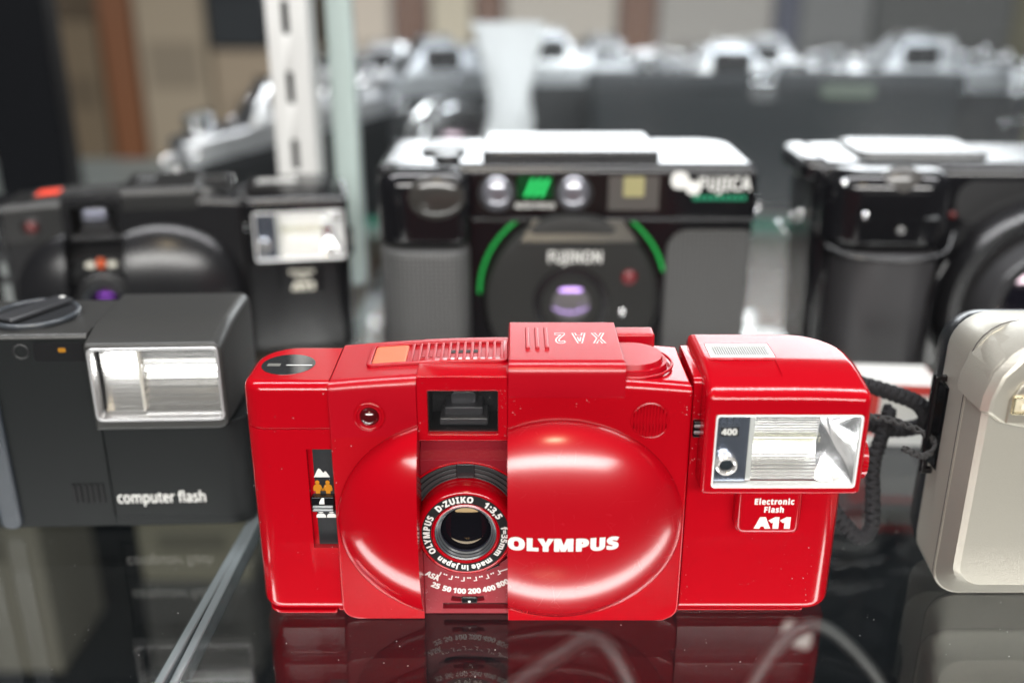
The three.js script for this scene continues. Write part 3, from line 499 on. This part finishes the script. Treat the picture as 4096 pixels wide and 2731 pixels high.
  mesh('white_dot', cylY(-54.4, -22.2, 61.72, 61.8, 0.8), white, dial);
}

// ---------------------------------------------------------------- black autofocus camera with green marks
{
  const t = thing('autofocus_camera', 'black autofocus camera with green arcs round its lens and a green window', 'camera', [19, 0, -139]);
  const green = std([0.006, 0.3, 0.05], 0.35), greenInk = std([0.006, 0.2, 0.1], 0.4), grip = std([0.1, 0.1, 0.1], 0.5, { map: dotTint, bumpMap: dotTex, bumpScale: 0.0005 });
  mesh('body', PB(-66, 66.3, 0.5, 83.8, -54, 0, { r: [3, 3, 8, 14], top: 3, bot: 1, ns: 6 }), blackGloss, t);
  mesh('top_tile', PB(-29.6, 33.4, 83.4, 86.6, -51, -10, { r: 1.5, top: 1.4 }), blackGloss, t);
  mesh('film_counter', PB(-52, -36, 83.6, 85.4, -40, -20, { r: 2, top: 0.5 }), blackSatin, t);
  mesh('release_button', cylY(-42, -12, 83, 85.4, 5, 4.6), blackSatin, t);
  mesh('front_band', RB(-33.5, 66, 65.4, 81.6, -1, 1.2, { r: 0.8, f: 0.6 }), blackGloss, t);
  mesh('band_ledge', RB(-33, 66, 64.2, 65.4, -1, 2.4, { r: 0.3, f: 0.4 }), blackSatin, t);
  const win = part('window_strip', t);
  mesh('window_panel', RB(-31.3, 34.9, 67.6, 81.4, 1.1, 1.5, { r: 0.8, f: 0.2 }), std([0.008, 0.008, 0.008], 0.08), win);
  for (const x of [-24.2, 2.4]) { mesh('range_lens', new THREE.SphereGeometry(1, 32, 20).scale(5.6, 6.3, 3.4).translate(x, 74.2, 1.0), std([0.22, 0.22, 0.25], 0.1, { metalness: 0.6, clearcoat: 1 }), win); mesh('lens_surround', lathe(x, 74.2, [[5.6, 1.4], [5.9, 2.1], [6.5, 2.1], [6.7, 1.4]]), darkVoid, win); }
  mesh('green_window', RB(-17.2, -4.9, 72.2, 80.3, 1.45, 1.7, { r: 0.5 }), std([0.002, 0.035, 0.01], 0.2), win);
  for (let i = 0; i < 3; i++) mesh('green_stroke', ext(poly([[-14.8 + i * 2.6, 73.0], [-13.5 + i * 2.6, 73.0], [-11.0 + i * 2.6, 79.2], [-12.3 + i * 2.6, 79.2]]), 1.7, 1.76), std([0.02, 0.62, 0.14], 0.35), win);
  mesh('lettering', print('AUTO FOCUS', -11, 69.8, 1.52, 1.9, { w: 14 }), white, win);
  mesh('finder_window', [RB(14.4, 32, 68.2, 80.2, 1.4, 1.8, { r: 0.5 })], std([0.07, 0.07, 0.066], 0.12, { clearcoat: 1 }), win);
  mesh('finder_core', [RB(19.6, 26.8, 73, 80, 1.7, 2.0, { r: 0.6 })], std([0.26, 0.24, 0.12], 0.3), win);
  mesh('emblem', [ext(poly(rrect(36, 42.2, 75.6, 81.6, [2.8, 2.4, 2.6, 1])), 1.2, 1.32), ext(poly(rrect(41.5, 46, 73.6, 78.4, [1.8, 1, 1.8, 1])), 1.2, 1.3)], white, t);
  mesh('lettering', print('FUJICA', 54.6, 77.4, 1.2, 4.6, { bold: 0.05, w: 18.6 }), white, t);
  mesh('green_line', [0, 1, 2, 3, 4, 5, 6, 7, 8].map((i) => box(44 + i * 2.1, 45.6 + i * 2.1, 71.7, 73.3, 1.2, 1.28)), greenInk, t);
  const g = part('hand_grip', t);
  mesh('shoulder', PB(-66, -33.6, 56.5, 83.4, -20, 9, { r: [6, 10, 1, 1], top: 7, bot: 3, ns: 8 }), blackGloss, g);
  mesh('thumb_hollow', [new THREE.SphereGeometry(1, 28, 18).scale(10, 8, 3).translate(-45, 74, 8.0)], std([0.03, 0.028, 0.026], 0.1), g);
  mesh('grip_pad', PB(-65.4, -34, 1.5, 56, -20, 13, { r: [7, 12, 1, 1], top: 2, bot: 2, ns: 4 }), grip, g);
  mesh('side_pad', RB(35.6, 65.4, 1.2, 61, -1, 1.6, { r: [3, 8, 3, 3], f: 1 }), grip, t);
  const lens = part('lens_plate', t), LX = 2.1, LY = 35.1;
  mesh('plate', lathe(LX, LY + 1, [[0, 5.4], [10, 5.4], [28, 6], [30.2, 5.2], [31.2, 3], [31.6, -0.5]]), std([0.007, 0.007, 0.0065], 0.55, { spec: 0.6, bumpMap: grainTex, bumpScale: 0.00003 }), lens);
  mesh('top_trim', loft([0, 1].map((q) => [[25.6, -17.2], [24.2, -15.8], [19.6, -11.6], [19.6, -11.6], [25.6, -17.2]].map(([b, a], n) => V(q ? b : a, [57.4, 58.4, 65.0, 65.0, 57.4][n], [6.8, 7.4, 3.4, -0.5, -0.5][n])))), std([0.06, 0.06, 0.06], 0.28, { metalness: 0.6 }), lens, { crease: 20 });
  for (const [a0, a1] of [[Math.PI * 0.7, Math.PI * 1.0], [Math.PI * 0.08, Math.PI * 0.295]]) mesh('green_arc', ext(ringShape(32.8, 34.0, a0, a1), 0, 1.3, 0.35, 30).translate(LX + 0.6, LY + 2.4, 0), green, lens);
  mesh('lettering', print('FUJINON', LX + 1, 52.6, 6.1, 4.0, { font: THIN, bold: 0.12, w: 19.4 }), white, lens);
  mesh('lens_rim', lathe(LX, LY, [[10.4, 3.5], [10.7, 5.8], [11.2, 6.3], [13.4, 6.0], [13.8, 5.2]]), blackSatin, lens);
  mesh('lens_glass', new THREE.SphereGeometry(15, 40, 16, 0, Math.PI * 2, 0, 0.8).rotateX(Math.PI / 2).translate(LX, LY, 7.0 - 15), std([0.1, 0.095, 0.1], 0.06, { specularColor: new THREE.Color(0.6, 0.35, 1), ior: 2 }), lens);
  mesh('red_lamp', new THREE.SphereGeometry(2.8, 24, 14).scale(1, 1, 0.5).translate(22.4, 45, 5.8), std([0.1, 0.003, 0.006], 0.12), lens);
  mesh('small_cell', [new THREE.SphereGeometry(1.3, 16, 10).scale(1, 1, 0.5).translate(20.4, 32, 5.8)], chrome, lens);
  mesh('strap_lug', [new THREE.TorusGeometry(2.6, 0.8, 10, 24).rotateY(0.6).translate(68, 67.5, -9), new THREE.SphereGeometry(1.9, 16, 12).translate(67, 67.9, -7)], chrome, t);
}

// ---------------------------------------------------------------- large black zoom camera cut by the frame
{
  const t = thing('zoom_camera', 'large black zoom camera with bulging hand grip and wide round lens', 'camera', [170, 0, -152], -2);
  mesh('body', PB(-60, 92, 1.5, 81.4, -48, 0, { r: [3, 5, 12, 8], top: 5, bot: 2, ns: 7, inset: (y) => [Math.max(0, (40 - y) * 0.08), 0, 0, 0] }), blackGloss, t);
  mesh('top_step', PB(-42, 6, 81.0, 83.4, -45, -10, { r: 5, top: 2.2 }), std([0.05, 0.05, 0.05], 0.2), t);
  mesh('top_corner', PB(-64.5, -54, 74, 82.6, -40, -2, { r: 4, top: 3.6, bot: 2 }), blackGloss, t);
  const g = part('hand_grip', t);
  mesh('head', PB(-58, -12.5, 52.5, 80.5, -10, 14, { r: [12, 14, 1, 1], top: 7, bot: 4, ns: 9, nc: 12 }), blackGloss, g);
  mesh('release_hollow', new THREE.SphereGeometry(1, 28, 18).scale(9, 8, 4).translate(-33, 74.6, 10), std([0.06, 0.057, 0.055], 0.09), g);
  mesh('ledge', [RB(-45, -19, 64, 65.6, 10, 14, { r: 0.7, f: 0.7 }), RB(-42, -22, 55.4, 57, 10, 13.6, { r: 0.7, f: 0.7 })], std([0.03, 0.033, 0.036], 0.2), g);
  mesh('sensor_window', RB(-43, -19.5, 57.2, 63.4, 11, 13.4, { r: 0.8 }), std([0.008, 0.008, 0.009], 0.06), g);
  mesh('sensor_eye', new THREE.SphereGeometry(2, 18, 12).scale(1.4, 1, 0.5).translate(-32, 60.4, 13.2), std([0.2, 0.2, 0.2], 0.1, { metalness: 0.6 }), g);
  for (const [x, y, r] of [[-53.6, 77.2, 1.5], [-45, 65.6, 1.4]]) mesh('chrome_pin', new THREE.SphereGeometry(r, 18, 12).translate(x, y, 13.2), mirror, g);
  mesh('grip_pad', PB(-52, -15.5, 2, 52, -8, 18, { r: [13, 16, 1, 1], top: 2, bot: 2, nc: 14 }), std([0.026, 0.025, 0.027], 0.44), g);
  mesh('grip_edge', [tube([[-56, 53, 9], [-50, 51.4, 14], [-38, 50.4, 17], [-24, 50.8, 17], [-15, 53, 14], [-11.5, 58, 9]], 1.1, 40, 10), tube([[-14, 49, 13], [-17.5, 40, 14.5], [-18.5, 20, 15], [-18.5, 3, 15]], 1.2, 30, 10)], blackGloss, g);
  const lens = part('lens', t);
  mesh('outer_ring', lathe(26, 31, [[30, 5], [32, 12], [36, 12], [38.6, 9], [39.6, 4], [40, -1]]), blackSatin, lens);
  mesh('inner_ring', lathe(26, 31, [[18, 14], [22, 19], [25, 19.6], [26, 18], [30, 6]]), std([0.03, 0.03, 0.032], 0.25), lens);
  mesh('glass', new THREE.SphereGeometry(34, 32, 16, 0, Math.PI * 2, 0, 0.56).rotateX(Math.PI / 2).translate(26, 31, 15 - 34), lensGlass, lens);
  mesh('flash_hollow', RB(-9, 40, 60, 75.5, -0.4, 0.3, { r: 7 }), darkVoid, t);
  mesh('red_lamp', new THREE.SphereGeometry(1.3, 16, 10).translate(-9.5, 63, 0.6), std([0.1, 0.01, 0.01], 0.15), t);
  mesh('strap_lug', [new THREE.TorusGeometry(2.2, 0.5, 10, 24).rotateY(0.5).translate(-62.5, 58, -14), new THREE.SphereGeometry(1.5, 16, 12).translate(-61, 60.4, -12), new THREE.CylinderGeometry(0.8, 0.8, 6, 12).rotateZ(0.7).translate(-67, 54.5, -13)], chrome, t);
}

// ---------------------------------------------------------------- silver camera, its lug and braided strap
{
  const t = thing('silver_camera', 'champagne silver compact camera with faceted front and black back shell', 'camera', [99.5, 0, -8], 0);
  const silver = std([0.49, 0.465, 0.405], 0.38, { metalness: 0.6, bumpMap: grainTex, bumpScale: 0.00003 }), gold = std([0.6, 0.52, 0.34], 0.25, { metalness: 0.8 });
  const rings = (list) => loft(list.map(([z, x0, x1, y0, y1, r]) => rrect(x0, x1, y0, y1, [4, r, r * 0.7, 4], 7, 6).map(([x, y]) => V(x, y, z))));
  mesh('back_shell', rings([[-30, 12.4, 92, 3, 64.6, 8], [-28, 10.4, 92, 1.5, 67, 9], [-21, 8.8, 92, 0.6, 69.2, 9], [-19.4, 9.0, 92, 0.8, 69.2, 9]]), std([0.012, 0.013, 0.015], 0.25), t, { crease: 30 });
  mesh('front_shell', rings([[-19.4, 9.1, 92, 1, 69.4, 9], [-18, 8.6, 92, 0.2, 70, 9], [-2, 6.6, 92, 0.2, 73.2, 10], [-1, 6.6, 92, 0.4, 73, 10]]), silver, t, { crease: 30 });
  mesh('facet', rings([[-1, 6.7, 92, 0.5, 72.8, 10], [4, 6.0, 92, 4.4, 72.4, 10], [9.6, 5.6, 92, 9.6, 71, 9], [11, 6.6, 92, 11, 70, 8]]), silver, t, { crease: 24 });
  mesh('seam_line', rings([[-2.1, 6.5, 92, 0.1, 73.3, 10], [-1.8, 6.5, 92, 0.1, 73.3, 10]]), std([0.08, 0.075, 0.07], 0.5), t, { crease: 30 });
  const brow = part('brow', t);
  const outline = (d, z) => [[4.6 + d, 56.5 + d * 0.3], [4.8 + d, 60], [6.4 + d, 65.5 - d * 0.2], [9.6 + d, 70 - d * 0.6], [14 + d, 73 - d * 0.8], [20 + d, 74.4 - d], [92, 76.6 - d], [92, 44 + d * 0.6], [30, 49.4 + d * 0.6], [9 + d * 0.3, 53.6 + d * 0.6]].map(([x, y]) => V(x, y, z));
  mesh('brow_shell', loft([outline(0.6, -3), outline(0, -1), outline(0, 10.6), outline(1, 12.4), outline(1.6, 12.8)]), silver, brow, { crease: 24 });
  mesh('raised_field', ext(poly([[9.5, 54.6], [9.5, 60], [11.2, 63.6], [14.5, 66], [19, 67], [92, 68.4], [92, 52], [40, 52.4]]), 12.4, 13.6, 0.4), std([0.42, 0.39, 0.33], 0.4, { metalness: 0.75 }), brow);
  const w = part('meter_window', t);
  const f = poly(rrect(9.8, 21, 57.0, 61.4, [0.4, 0.4, 0.4, 0.4], 2, 1)); f.holes.push(new THREE.Path(rrect(10.4, 20.4, 57.6, 60.8, [0.2, 0.2, 0.2, 0.2], 2, 1).reverse().map((p) => new THREE.Vector2(...p))));
  mesh('window_frame', ext(f, 13.4, 14.2, 0.15), gold, w);
  mesh('window_plate', box(10.2, 20.6, 57.4, 61.0, 13.5, 13.7), std([0.55, 0.5, 0.38], 0.2), w);
  mesh('inner_cell', [RB(11.8, 15.4, 58.2, 59.6, 13.65, 14.0, { r: 0.3 }), box(12.4, 13.0, 59.5, 60.3, 13.65, 14.0)], std([0.75, 0.7, 0.55], 0.15), w);
  const lug = part('strap_bracket', t);
  mesh('bracket', [RB(5.2, 6.4, 27, 54, -16, -14.4, { r: 0.5, f: 0.3, b: 0.3 }), RB(5.2, 9.4, 52.6, 54, -16, -14.6, { r: 0.4 }), RB(5.2, 9.4, 27, 28.4, -16, -14.6, { r: 0.4 }), RB(7.6, 9.0, 29, 52, -19, -12, { r: 0.6 })], blackGloss, lug);
}
function braid(pts, r, turns, n = 90, loop = false) {      // three yarns laid round each other
  const c = new THREE.CatmullRomCurve3(pts.map((p) => V(...p)), loop), fr = c.computeFrenetFrames(n, loop), gs = [];
  for (let s = 0; s < 4; s++) { const path = []; for (let i = 0; i <= n; i++) { const p = c.getPoint(i / n), a = (s % 2 ? 1 : -1) * i / n * turns * Math.PI * 2 + s * Math.PI / 2, w = 1 + 0.12 * Math.sin(i * 1.7); path.push(p.addScaledVector(fr.normals[i], Math.cos(a) * r * 0.6 * w).addScaledVector(fr.binormals[i], Math.sin(a) * r * 0.6)); } gs.push(new THREE.TubeGeometry(new THREE.CatmullRomCurve3(path), n * 2, r * 0.42, 7)); }
  return gs;
}
{
  const cloth = std([0.007, 0.007, 0.009], 0.85, { bumpMap: leatherTex, bumpScale: 0.0004 });
  const t = thing('braided_strap', 'dark grey braided cord strap between the red and the silver camera', 'strap', [87, 0, -30]);
  mesh('braid', [...braid([[-6, 42, -20], [4, 43.5, -14], [13, 43, -8], [21, 40, -6], [24, 34, -8], [18, 30, -12], [6, 33, -12], [-4, 36, -10]], 2.2, 19, 150), ...braid([[16, 36, -13], [13, 31, -8], [10, 24, -4], [9.5, 16, 0], [9, 8, 3], [6.5, 5.5, 4], [2, 9, 2], [-3, 15, -2], [-9, 18, -6]], 2.0, 17, 150)], cloth, t);
  mesh('thin_cord', [...braid([[-2, 38, -4], [6, 39.6, 0], [14, 39, 4], [20, 36, 8], [16.8, 33.4, 10], [12, 34.6, 8]], 1.0, 9, 60)], std([0.03, 0.03, 0.031], 0.85), t);
}
{
  const t = thing('film_box', 'small red and white carton lying behind the black strap', 'box', [127, 0, -100], -4);
  mesh('carton', RB(-12, 12, 0.2, 22, -9, 9, { r: 0.6, f: 0.5, b: 0.5 }), white, t);
  mesh('red_label', [box(-12.1, 12.1, 18.4, 21.7, -9.1, 9.1), box(-12.1, -7, 4, 18.3, -9.1, 9.1)], std([0.55, 0.03, 0.02], 0.4), t);
}

// ---------------------------------------------------------------- upright posts of the case
{
  const t = thing('slotted_upright', 'white steel upright with three slots behind the black flash camera', 'shelf upright', [-93.6, 0, -230]);
  const s = poly([[-8.6, 1], [8.6, 1], [8.6, 260], [-8.6, 260]]);
  for (let i = -3; i < 5; i++) s.holes.push(new THREE.Path(rrect(-2.1, 1.0, 92 + i * 28.5, 105.5 + i * 28.5, [1, 1, 1, 1], 3, 1).reverse().map((p) => new THREE.Vector2(...p))));
  mesh('slotted_face', ext(s, -1.5, 0, 0.2), std([0.5, 0.5, 0.49], 0.4), t);
  mesh('side_flange', [box(-8.6, -7.2, 1, 260, -18, -1.6), box(7.2, 8.6, 1, 260, -18, -1.6)], std([0.5, 0.5, 0.49], 0.4), t);
  mesh('channel_back', box(-7.1, 7.1, 1, 260, -18, -17), darkVoid, t);
  const p = thing('glass_divider', 'pale grey green glass divider standing beside the slotted upright', 'glass panel', [-77.6, 0, -262], -3);
  mesh('divider', RB(-5.6, 5.6, 1, 260, -10, 0, { r: 0.6, f: 0.5, b: 0.5 }), std([0.42, 0.5, 0.48], 0.25, { clearcoat: 0.6 }), p);
  const d = thing('case_frame', 'dark metal corner frame at the side of the display case', 'frame', [-306, 0, -430], 8);
  mesh('corner_post', RB(-22, 22, -420, 420, -30, 0, { r: 3, f: 2 }), std([0.0016, 0.002, 0.003], 0.6, { spec: 0.15 }), d);
}

// ---------------------------------------------------------------- single-lens reflex cameras at the back
function makeSLR(name, label, group, strapSide) {
  const t = thing(name, label, 'camera', [0, 0, 0], 0, group);
  mesh('body', PB(-70, 70, 0, 64, -18, 18, { r: 12, top: 1, bot: 2 }), std([0.005, 0.0065, 0.008], 0.55, { spec: 0.5, bumpMap: leatherTex, bumpScale: 0.0003 }), t);
  mesh('top_plate', [PB(-69.5, 69.5, 64, 78, -17.5, 17.5, { r: 11.5, top: 2.5 })], satin, t);
  mesh('prism', loft([[78, 26, 16], [80, 25, 15.6], [96, 12, 10], [98, 10, 8]].map(([y, x, z]) => rrect(-x, x, -z, z + 4, [2, 2, 2, 2]).map(([u, v]) => V(u, y, v)))), satin, t);
  mesh('hot_shoe', [box(-9, 9, 98, 99, -8, 8), box(-9, -7, 99, 101, -8, 8), box(7, 9, 99, 101, -8, 8)], chrome, t);
  mesh('eyepiece', RB(-12, 12, 80, 94, 14, 20, { r: 3, f: 1 }), blackSatin, t);
  mesh('shutter_dial', [cylY(42, 0, 78, 87, 10), cylY(58, 4, 78, 84, 5)], chrome, t);
  mesh('rewind_knob', [cylY(-50, 0, 78, 88, 9), RB(-58, -42, 88, 90, -2, 2, { r: 0.8 })], chrome, t);
  mesh('wind_lever', RB(46, 74, 80, 84, -4, 6, { r: 3, f: 1 }), chrome, t);
  mesh('strap_lug', [new THREE.TorusGeometry(5, 1.2, 10, 24).translate(-73, 66, 6), new THREE.TorusGeometry(5, 1.2, 10, 24).translate(73, 66, 6)], chrome, t);
  mesh('door_rim', [RB(-62, 62, 4, 60, 17.5, 18.6, { r: 5, f: 0.6 })], std([0.006, 0.007, 0.008], 0.5, { spec: 0.5 }), t);
  const beads = []; for (const [x, y, z, r] of [[-60, 70, 18, 2.6], [-34, 84, 14, 2.2], [-20, 92, 12, 2], [24, 84, 14, 2.4], [50, 90, 6, 2.6], [66, 72, 18, 2.8], [8, 74, 19, 2.2], [34, 66, 19, 2], [-46, 52, 20, 2.2], [62, 44, 20, 2.2]]) beads.push(new THREE.SphereGeometry(r * 0.85, 14, 10).translate(x, y, z));
  mesh('chrome_fittings', beads, mirror, t);
  return t;
}
{
  const first = makeSLR('reflex_camera', 'chrome topped reflex camera just behind the white paper pouch');
  const barrel = (t, big) => { const l = part('lens', t); mesh('barrel', [lathe(0, 34, [[0, 18], [28, 18], [29, 30], [26, 31], [26, 40], [big ? 34 : 28, 44], [big ? 34 : 27, 62], [22, 63], [20, 56]])], std([0.008, 0.008, 0.009], 0.3), l); mesh('chrome_ring', [lathe(0, 34, [[28.5, 22], [30, 22.5], [30, 27], [28.5, 27.5]]), lathe(0, 34, [[big ? 34 : 28, 47], [big ? 34.6 : 28.6, 47.4], [big ? 34.6 : 28.6, 50], [big ? 34 : 28, 50.4]])], chrome, l); mesh('front_glass', new THREE.SphereGeometry(40, 24, 12, 0, Math.PI * 2, 0, 0.5).rotateX(Math.PI / 2).translate(0, 34, 60 - 40), lensGlass, l); return t; };
  const copy = (label, [x, y, z], turn, tip = 0) => { const c = first.clone(); c.name = numbered('reflex_camera'); c.userData = { ...first.userData, label }; c.position.set(x * mm, y * mm, z * mm); c.rotation.set(0, turn * Math.PI / 180, tip * Math.PI / 180); scene.add(c); return c; };
  first.position.set(24 * mm, 6 * mm, -505 * mm);
  copy('chrome topped reflex camera behind the green marked autofocus camera', [138, 2, -455], -4);
  copy('chrome topped reflex camera above the large black zoom camera', [262, 4, -480], 6);
  copy('chrome topped reflex camera half hidden behind the slotted upright', [-128, -14, -420], 30, 10);
  barrel(copy('chrome reflex camera with black lens between the glass divider and the white pouch', [-52, 2, -480], 24));
  barrel(copy('reflex camera with wide lens behind the pale grey green divider', [-96, -10, -600], -10), true);
  barrel(copy('reflex camera with lens in the second row behind the white pouch', [72, -8, -640], 14));
  copy('reflex camera in the second row above the dark leather case', [205, -8, -630], -16);
  barrel(copy('reflex camera with lens in the second row at the far end of the shelf', [330, -8, -600], -22), true);
}
{
  const t = thing('paper_pouch', 'crumpled white paper pouch standing among the reflex cameras', 'pouch', [-4, 36, -430]);
  const rg = []; for (let i = 0; i <= 26; i++) { const v = i / 26, y = v * 78, w = 17 - 6 * Math.sin(v * Math.PI * 1.05) + 4 * v, d = 5 + 3 * Math.sin(v * 5); const r = []; for (let k = 0; k < 40; k++) { const a = k / 40 * Math.PI * 2, q = 1 + 0.09 * Math.sin(a * 5 + v * 9) + 0.06 * Math.sin(a * 9 - v * 14); r.push(V(Math.cos(a) * w * q + 3 * Math.sin(v * 3), y, Math.sin(a) * d * q)); } rg.push(r); }
  mesh('paper', loft(rg), std([0.6, 0.61, 0.61], 0.7), t);
  const c = thing('camera_case', 'wide dark leather case standing behind the autofocus camera', 'case', [160, 0, -425], -2);
  mesh('case_body', PB(-112, 118, 0, 74, -24, 0, { r: 8, top: 3, bot: 3 }), std([0.008, 0.011, 0.013], 0.6, { spec: 0.6, bumpMap: leatherTex, bumpScale: 0.0003 }), c);
  mesh('lid', PB(-114, 120, 74.4, 84, -25, 1, { r: 8, top: 4 }), std([0.012, 0.015, 0.018], 0.5, { spec: 0.6, bumpMap: leatherTex, bumpScale: 0.0003 }), c);
  mesh('clasp', RB(-14, 2, 68, 80, 0, 3, { r: 2, f: 1 }), chrome, c);
  mesh('label_plate', RB(30, 62, 70, 78, 0.4, 1.4, { r: 1 }), std([0.08, 0.1, 0.075], 0.5), c);
}
{
  const haze = std([0.975, 0.99, 1], 0.2, { transmission: 1, thickness: 0 });
  const t = thing('glass_partition', 'dusty upright glass pane between the front cameras and the reflex cameras', 'glass pane', [224, 1, -396]);
  mesh('pane', box(-296, 296, 0, 230, -2, 2), haze, t, { crease: 1 });
}
{
  const t = thing('rear_shelf', 'pale rear shelf carrying the row of reflex cameras', 'shelf', [0, -8, -520]); t.userData.kind = 'structure'; delete t.userData.category;
  mesh('shelf_board', [box(-160, 520, -8, 0, -150, 105), box(-460, -160, -8, -6, -150, 105)], std([0.2, 0.22, 0.21], 0.3), t);
}
// ---------------------------------------------------------------- wooden bookcase far behind
{
  const wood = std([0.2, 0.075, 0.028], 0.5), back = std([0.12, 0.09, 0.06], 0.8);
  const t = thing('bookcase', 'brown wooden bookcase filled with pale boxes far behind the cameras', 'bookcase', [0, 0, -1400]);
  mesh('back_board', box(-1100, 1100, -700, 150, -320, -300), back, t);
  for (const [x0, x1] of [[-632, -584], [-182, -130], [-56, -16], [166, 220]]) mesh('divider', box(x0, x1, -700, 148, -300, 0), wood, t);
  for (const y of [-420, -180]) mesh('shelf_board', box(-1100, 1100, y - 20, y, -299, -2), wood, t);
  const board = (name, label, x0, x1, y0, y1, z, c, turn = 0) => { const b = thing(name, label, 'box', [(x0 + x1) / 2, y0, z], turn); mesh('carton', RB((x0 - x1) / 2 + 2, (x1 - x0) / 2 - 2, 0, y1 - y0, -120, 0, { r: 2, f: 2 }), std(c, 0.7), b); mesh('label_strip', box((x0 - x1) * 0.36, (x1 - x0) * 0.36, (y1 - y0) * 0.4, (y1 - y0) * 0.62, 0.3, 1), std(c.map((v) => v * 0.7), 0.7), b); };
  const W = 'wooden bookcase far behind';
  board('cardboard_box', 'dim brown carton beside the dark case frame in the ' + W, -725, -636, -160, 60, -1395, [0.16, 0.12, 0.075]);
  board('cardboard_box', 'lower tan carton beside the dark case frame in the ' + W, -725, -640, -415, -185, -1395, [0.2, 0.15, 0.09]);
  board('cardboard_box', 'wide beige carton beside the brown divider in the ' + W, -580, -470, -170, 150, -1400, [0.36, 0.3, 0.22]);
  board('cardboard_box', 'dark grey carton above the tilted reflex camera', -466, -372, 20, 200, -1390, [0.02, 0.025, 0.03]);
  board('cardboard_box', 'tan carton behind the tilted reflex camera', -466, -300, -172, 16, -1396, [0.36, 0.29, 0.21]);
  board('cardboard_box', 'brown striped carton low behind the slotted upright', -570, -380, -416, -186, -1396, [0.24, 0.16, 0.1]);
  board('cardboard_box', 'pale cream carton right beside the glass divider', -262, -184, -170, 150, -1400, [0.75, 0.67, 0.57]);
  board('cardboard_box', 'cream carton between two orange brown dividers', -126, -60, -170, 150, -1400, [0.78, 0.68, 0.5]);
  board('cardboard_box', 'light beige carton behind the white paper pouch', -12, 162, -170, 150, -1404, [0.68, 0.61, 0.52]);
  board('cardboard_box', 'grey beige carton above the chrome reflex camera prism', 224, 400, -170, 150, -1400, [0.46, 0.43, 0.39]);
  board('cardboard_box', 'narrow slate blue carton in the ' + W, 402, 438, -170, 150, -1394, [0.07, 0.075, 0.12]);
  board('cardboard_box', 'dull grey carton beside the slate blue one', 440, 550, -170, 150, -1400, [0.18, 0.18, 0.175]);
  board('cardboard_box', 'dark grey carton at the end of the bookcase', 552, 760, -170, 150, -1390, [0.06, 0.06, 0.055]);
  board('cardboard_box', 'dark ochre carton at the far end of the bookcase', 762, 900, -170, 150, -1390, [0.1, 0.085, 0.03]);
}
// ---------------------------------------------------------------- what shows through the glass below
{
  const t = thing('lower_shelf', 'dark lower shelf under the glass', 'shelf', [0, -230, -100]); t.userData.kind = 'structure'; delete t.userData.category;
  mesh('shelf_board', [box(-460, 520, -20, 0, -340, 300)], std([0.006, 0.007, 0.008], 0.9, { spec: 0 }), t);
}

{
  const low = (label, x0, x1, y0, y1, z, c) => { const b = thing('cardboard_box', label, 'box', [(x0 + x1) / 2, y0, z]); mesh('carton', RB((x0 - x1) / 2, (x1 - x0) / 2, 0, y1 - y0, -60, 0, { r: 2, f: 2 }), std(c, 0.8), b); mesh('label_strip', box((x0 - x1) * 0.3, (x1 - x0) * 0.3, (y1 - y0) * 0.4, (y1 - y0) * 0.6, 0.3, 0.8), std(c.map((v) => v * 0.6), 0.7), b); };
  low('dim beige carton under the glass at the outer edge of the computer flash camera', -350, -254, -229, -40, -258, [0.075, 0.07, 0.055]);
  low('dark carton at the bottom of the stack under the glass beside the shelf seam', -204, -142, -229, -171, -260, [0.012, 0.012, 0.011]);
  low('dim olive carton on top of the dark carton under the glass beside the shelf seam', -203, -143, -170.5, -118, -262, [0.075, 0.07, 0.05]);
  const t = thing('pale_cord', 'pale looped cord lying beneath the glass shelf under the red camera', 'cord', [60, -60, -75]);
  mesh('cord', [tube([[-66, -6, 30], [-46, -6, 8], [-30, -8, -4], [-16, -30, 6], [-10, -60, 24]], 3.0, 60, 10), tube([[0, -40, 34], [16, -20, 14], [30, -6, 2], [44, -2, -4], [60, -12, 6], [70, -30, 24]], 2.4, 60, 10)], std([0.012, 0.012, 0.012], 0.45), t);
  const k = thing('metal_buckle', 'bright metal buckle under the glass near the red flash base', 'buckle', [122, -120, -150], -30);
  mesh('buckle', RB(-6, 6, -5, 5, -2, 2, { r: 2, f: 1, b: 1 }), std([0.4, 0.4, 0.38], 0.4), k);
}
{
  const n = 420, g = new THREE.SphereGeometry(0.1 * mm, 5, 4), m = std([0.6, 0.6, 0.6], 0.8), inst = new THREE.InstancedMesh(g, m, n), M4 = new THREE.Matrix4();
  for (let i = 0; i < n; i++) { const q = 0.35 + 1.1 * Math.pow(rnd(), 3); M4.makeScale(q * (1 + 2 * rnd() * (rnd() > 0.9 ? 1 : 0)), q * 0.4, q).setPosition((-150 + 300 * rnd()) * mm, 0.03 * mm, (-70 + 102 * rnd()) * mm); inst.setMatrixAt(i, M4); }
  inst.name = 'dust'; inst.userData = { kind: 'stuff', label: 'fine dust specks lying on the glass shelf', category: 'dust' }; scene.add(inst);
}
{
  const t = thing('ceiling_beam', 'beige ceiling beam high behind the display case', 'beam', [-900, 760, -1500]); t.userData.kind = 'structure'; delete t.userData.category;
  mesh('beam_face', box(-900, 560, 0, 1400, -60, 0), std([0.72, 0.66, 0.55], 0.7), t);
}
renderer.render(scene, camera);
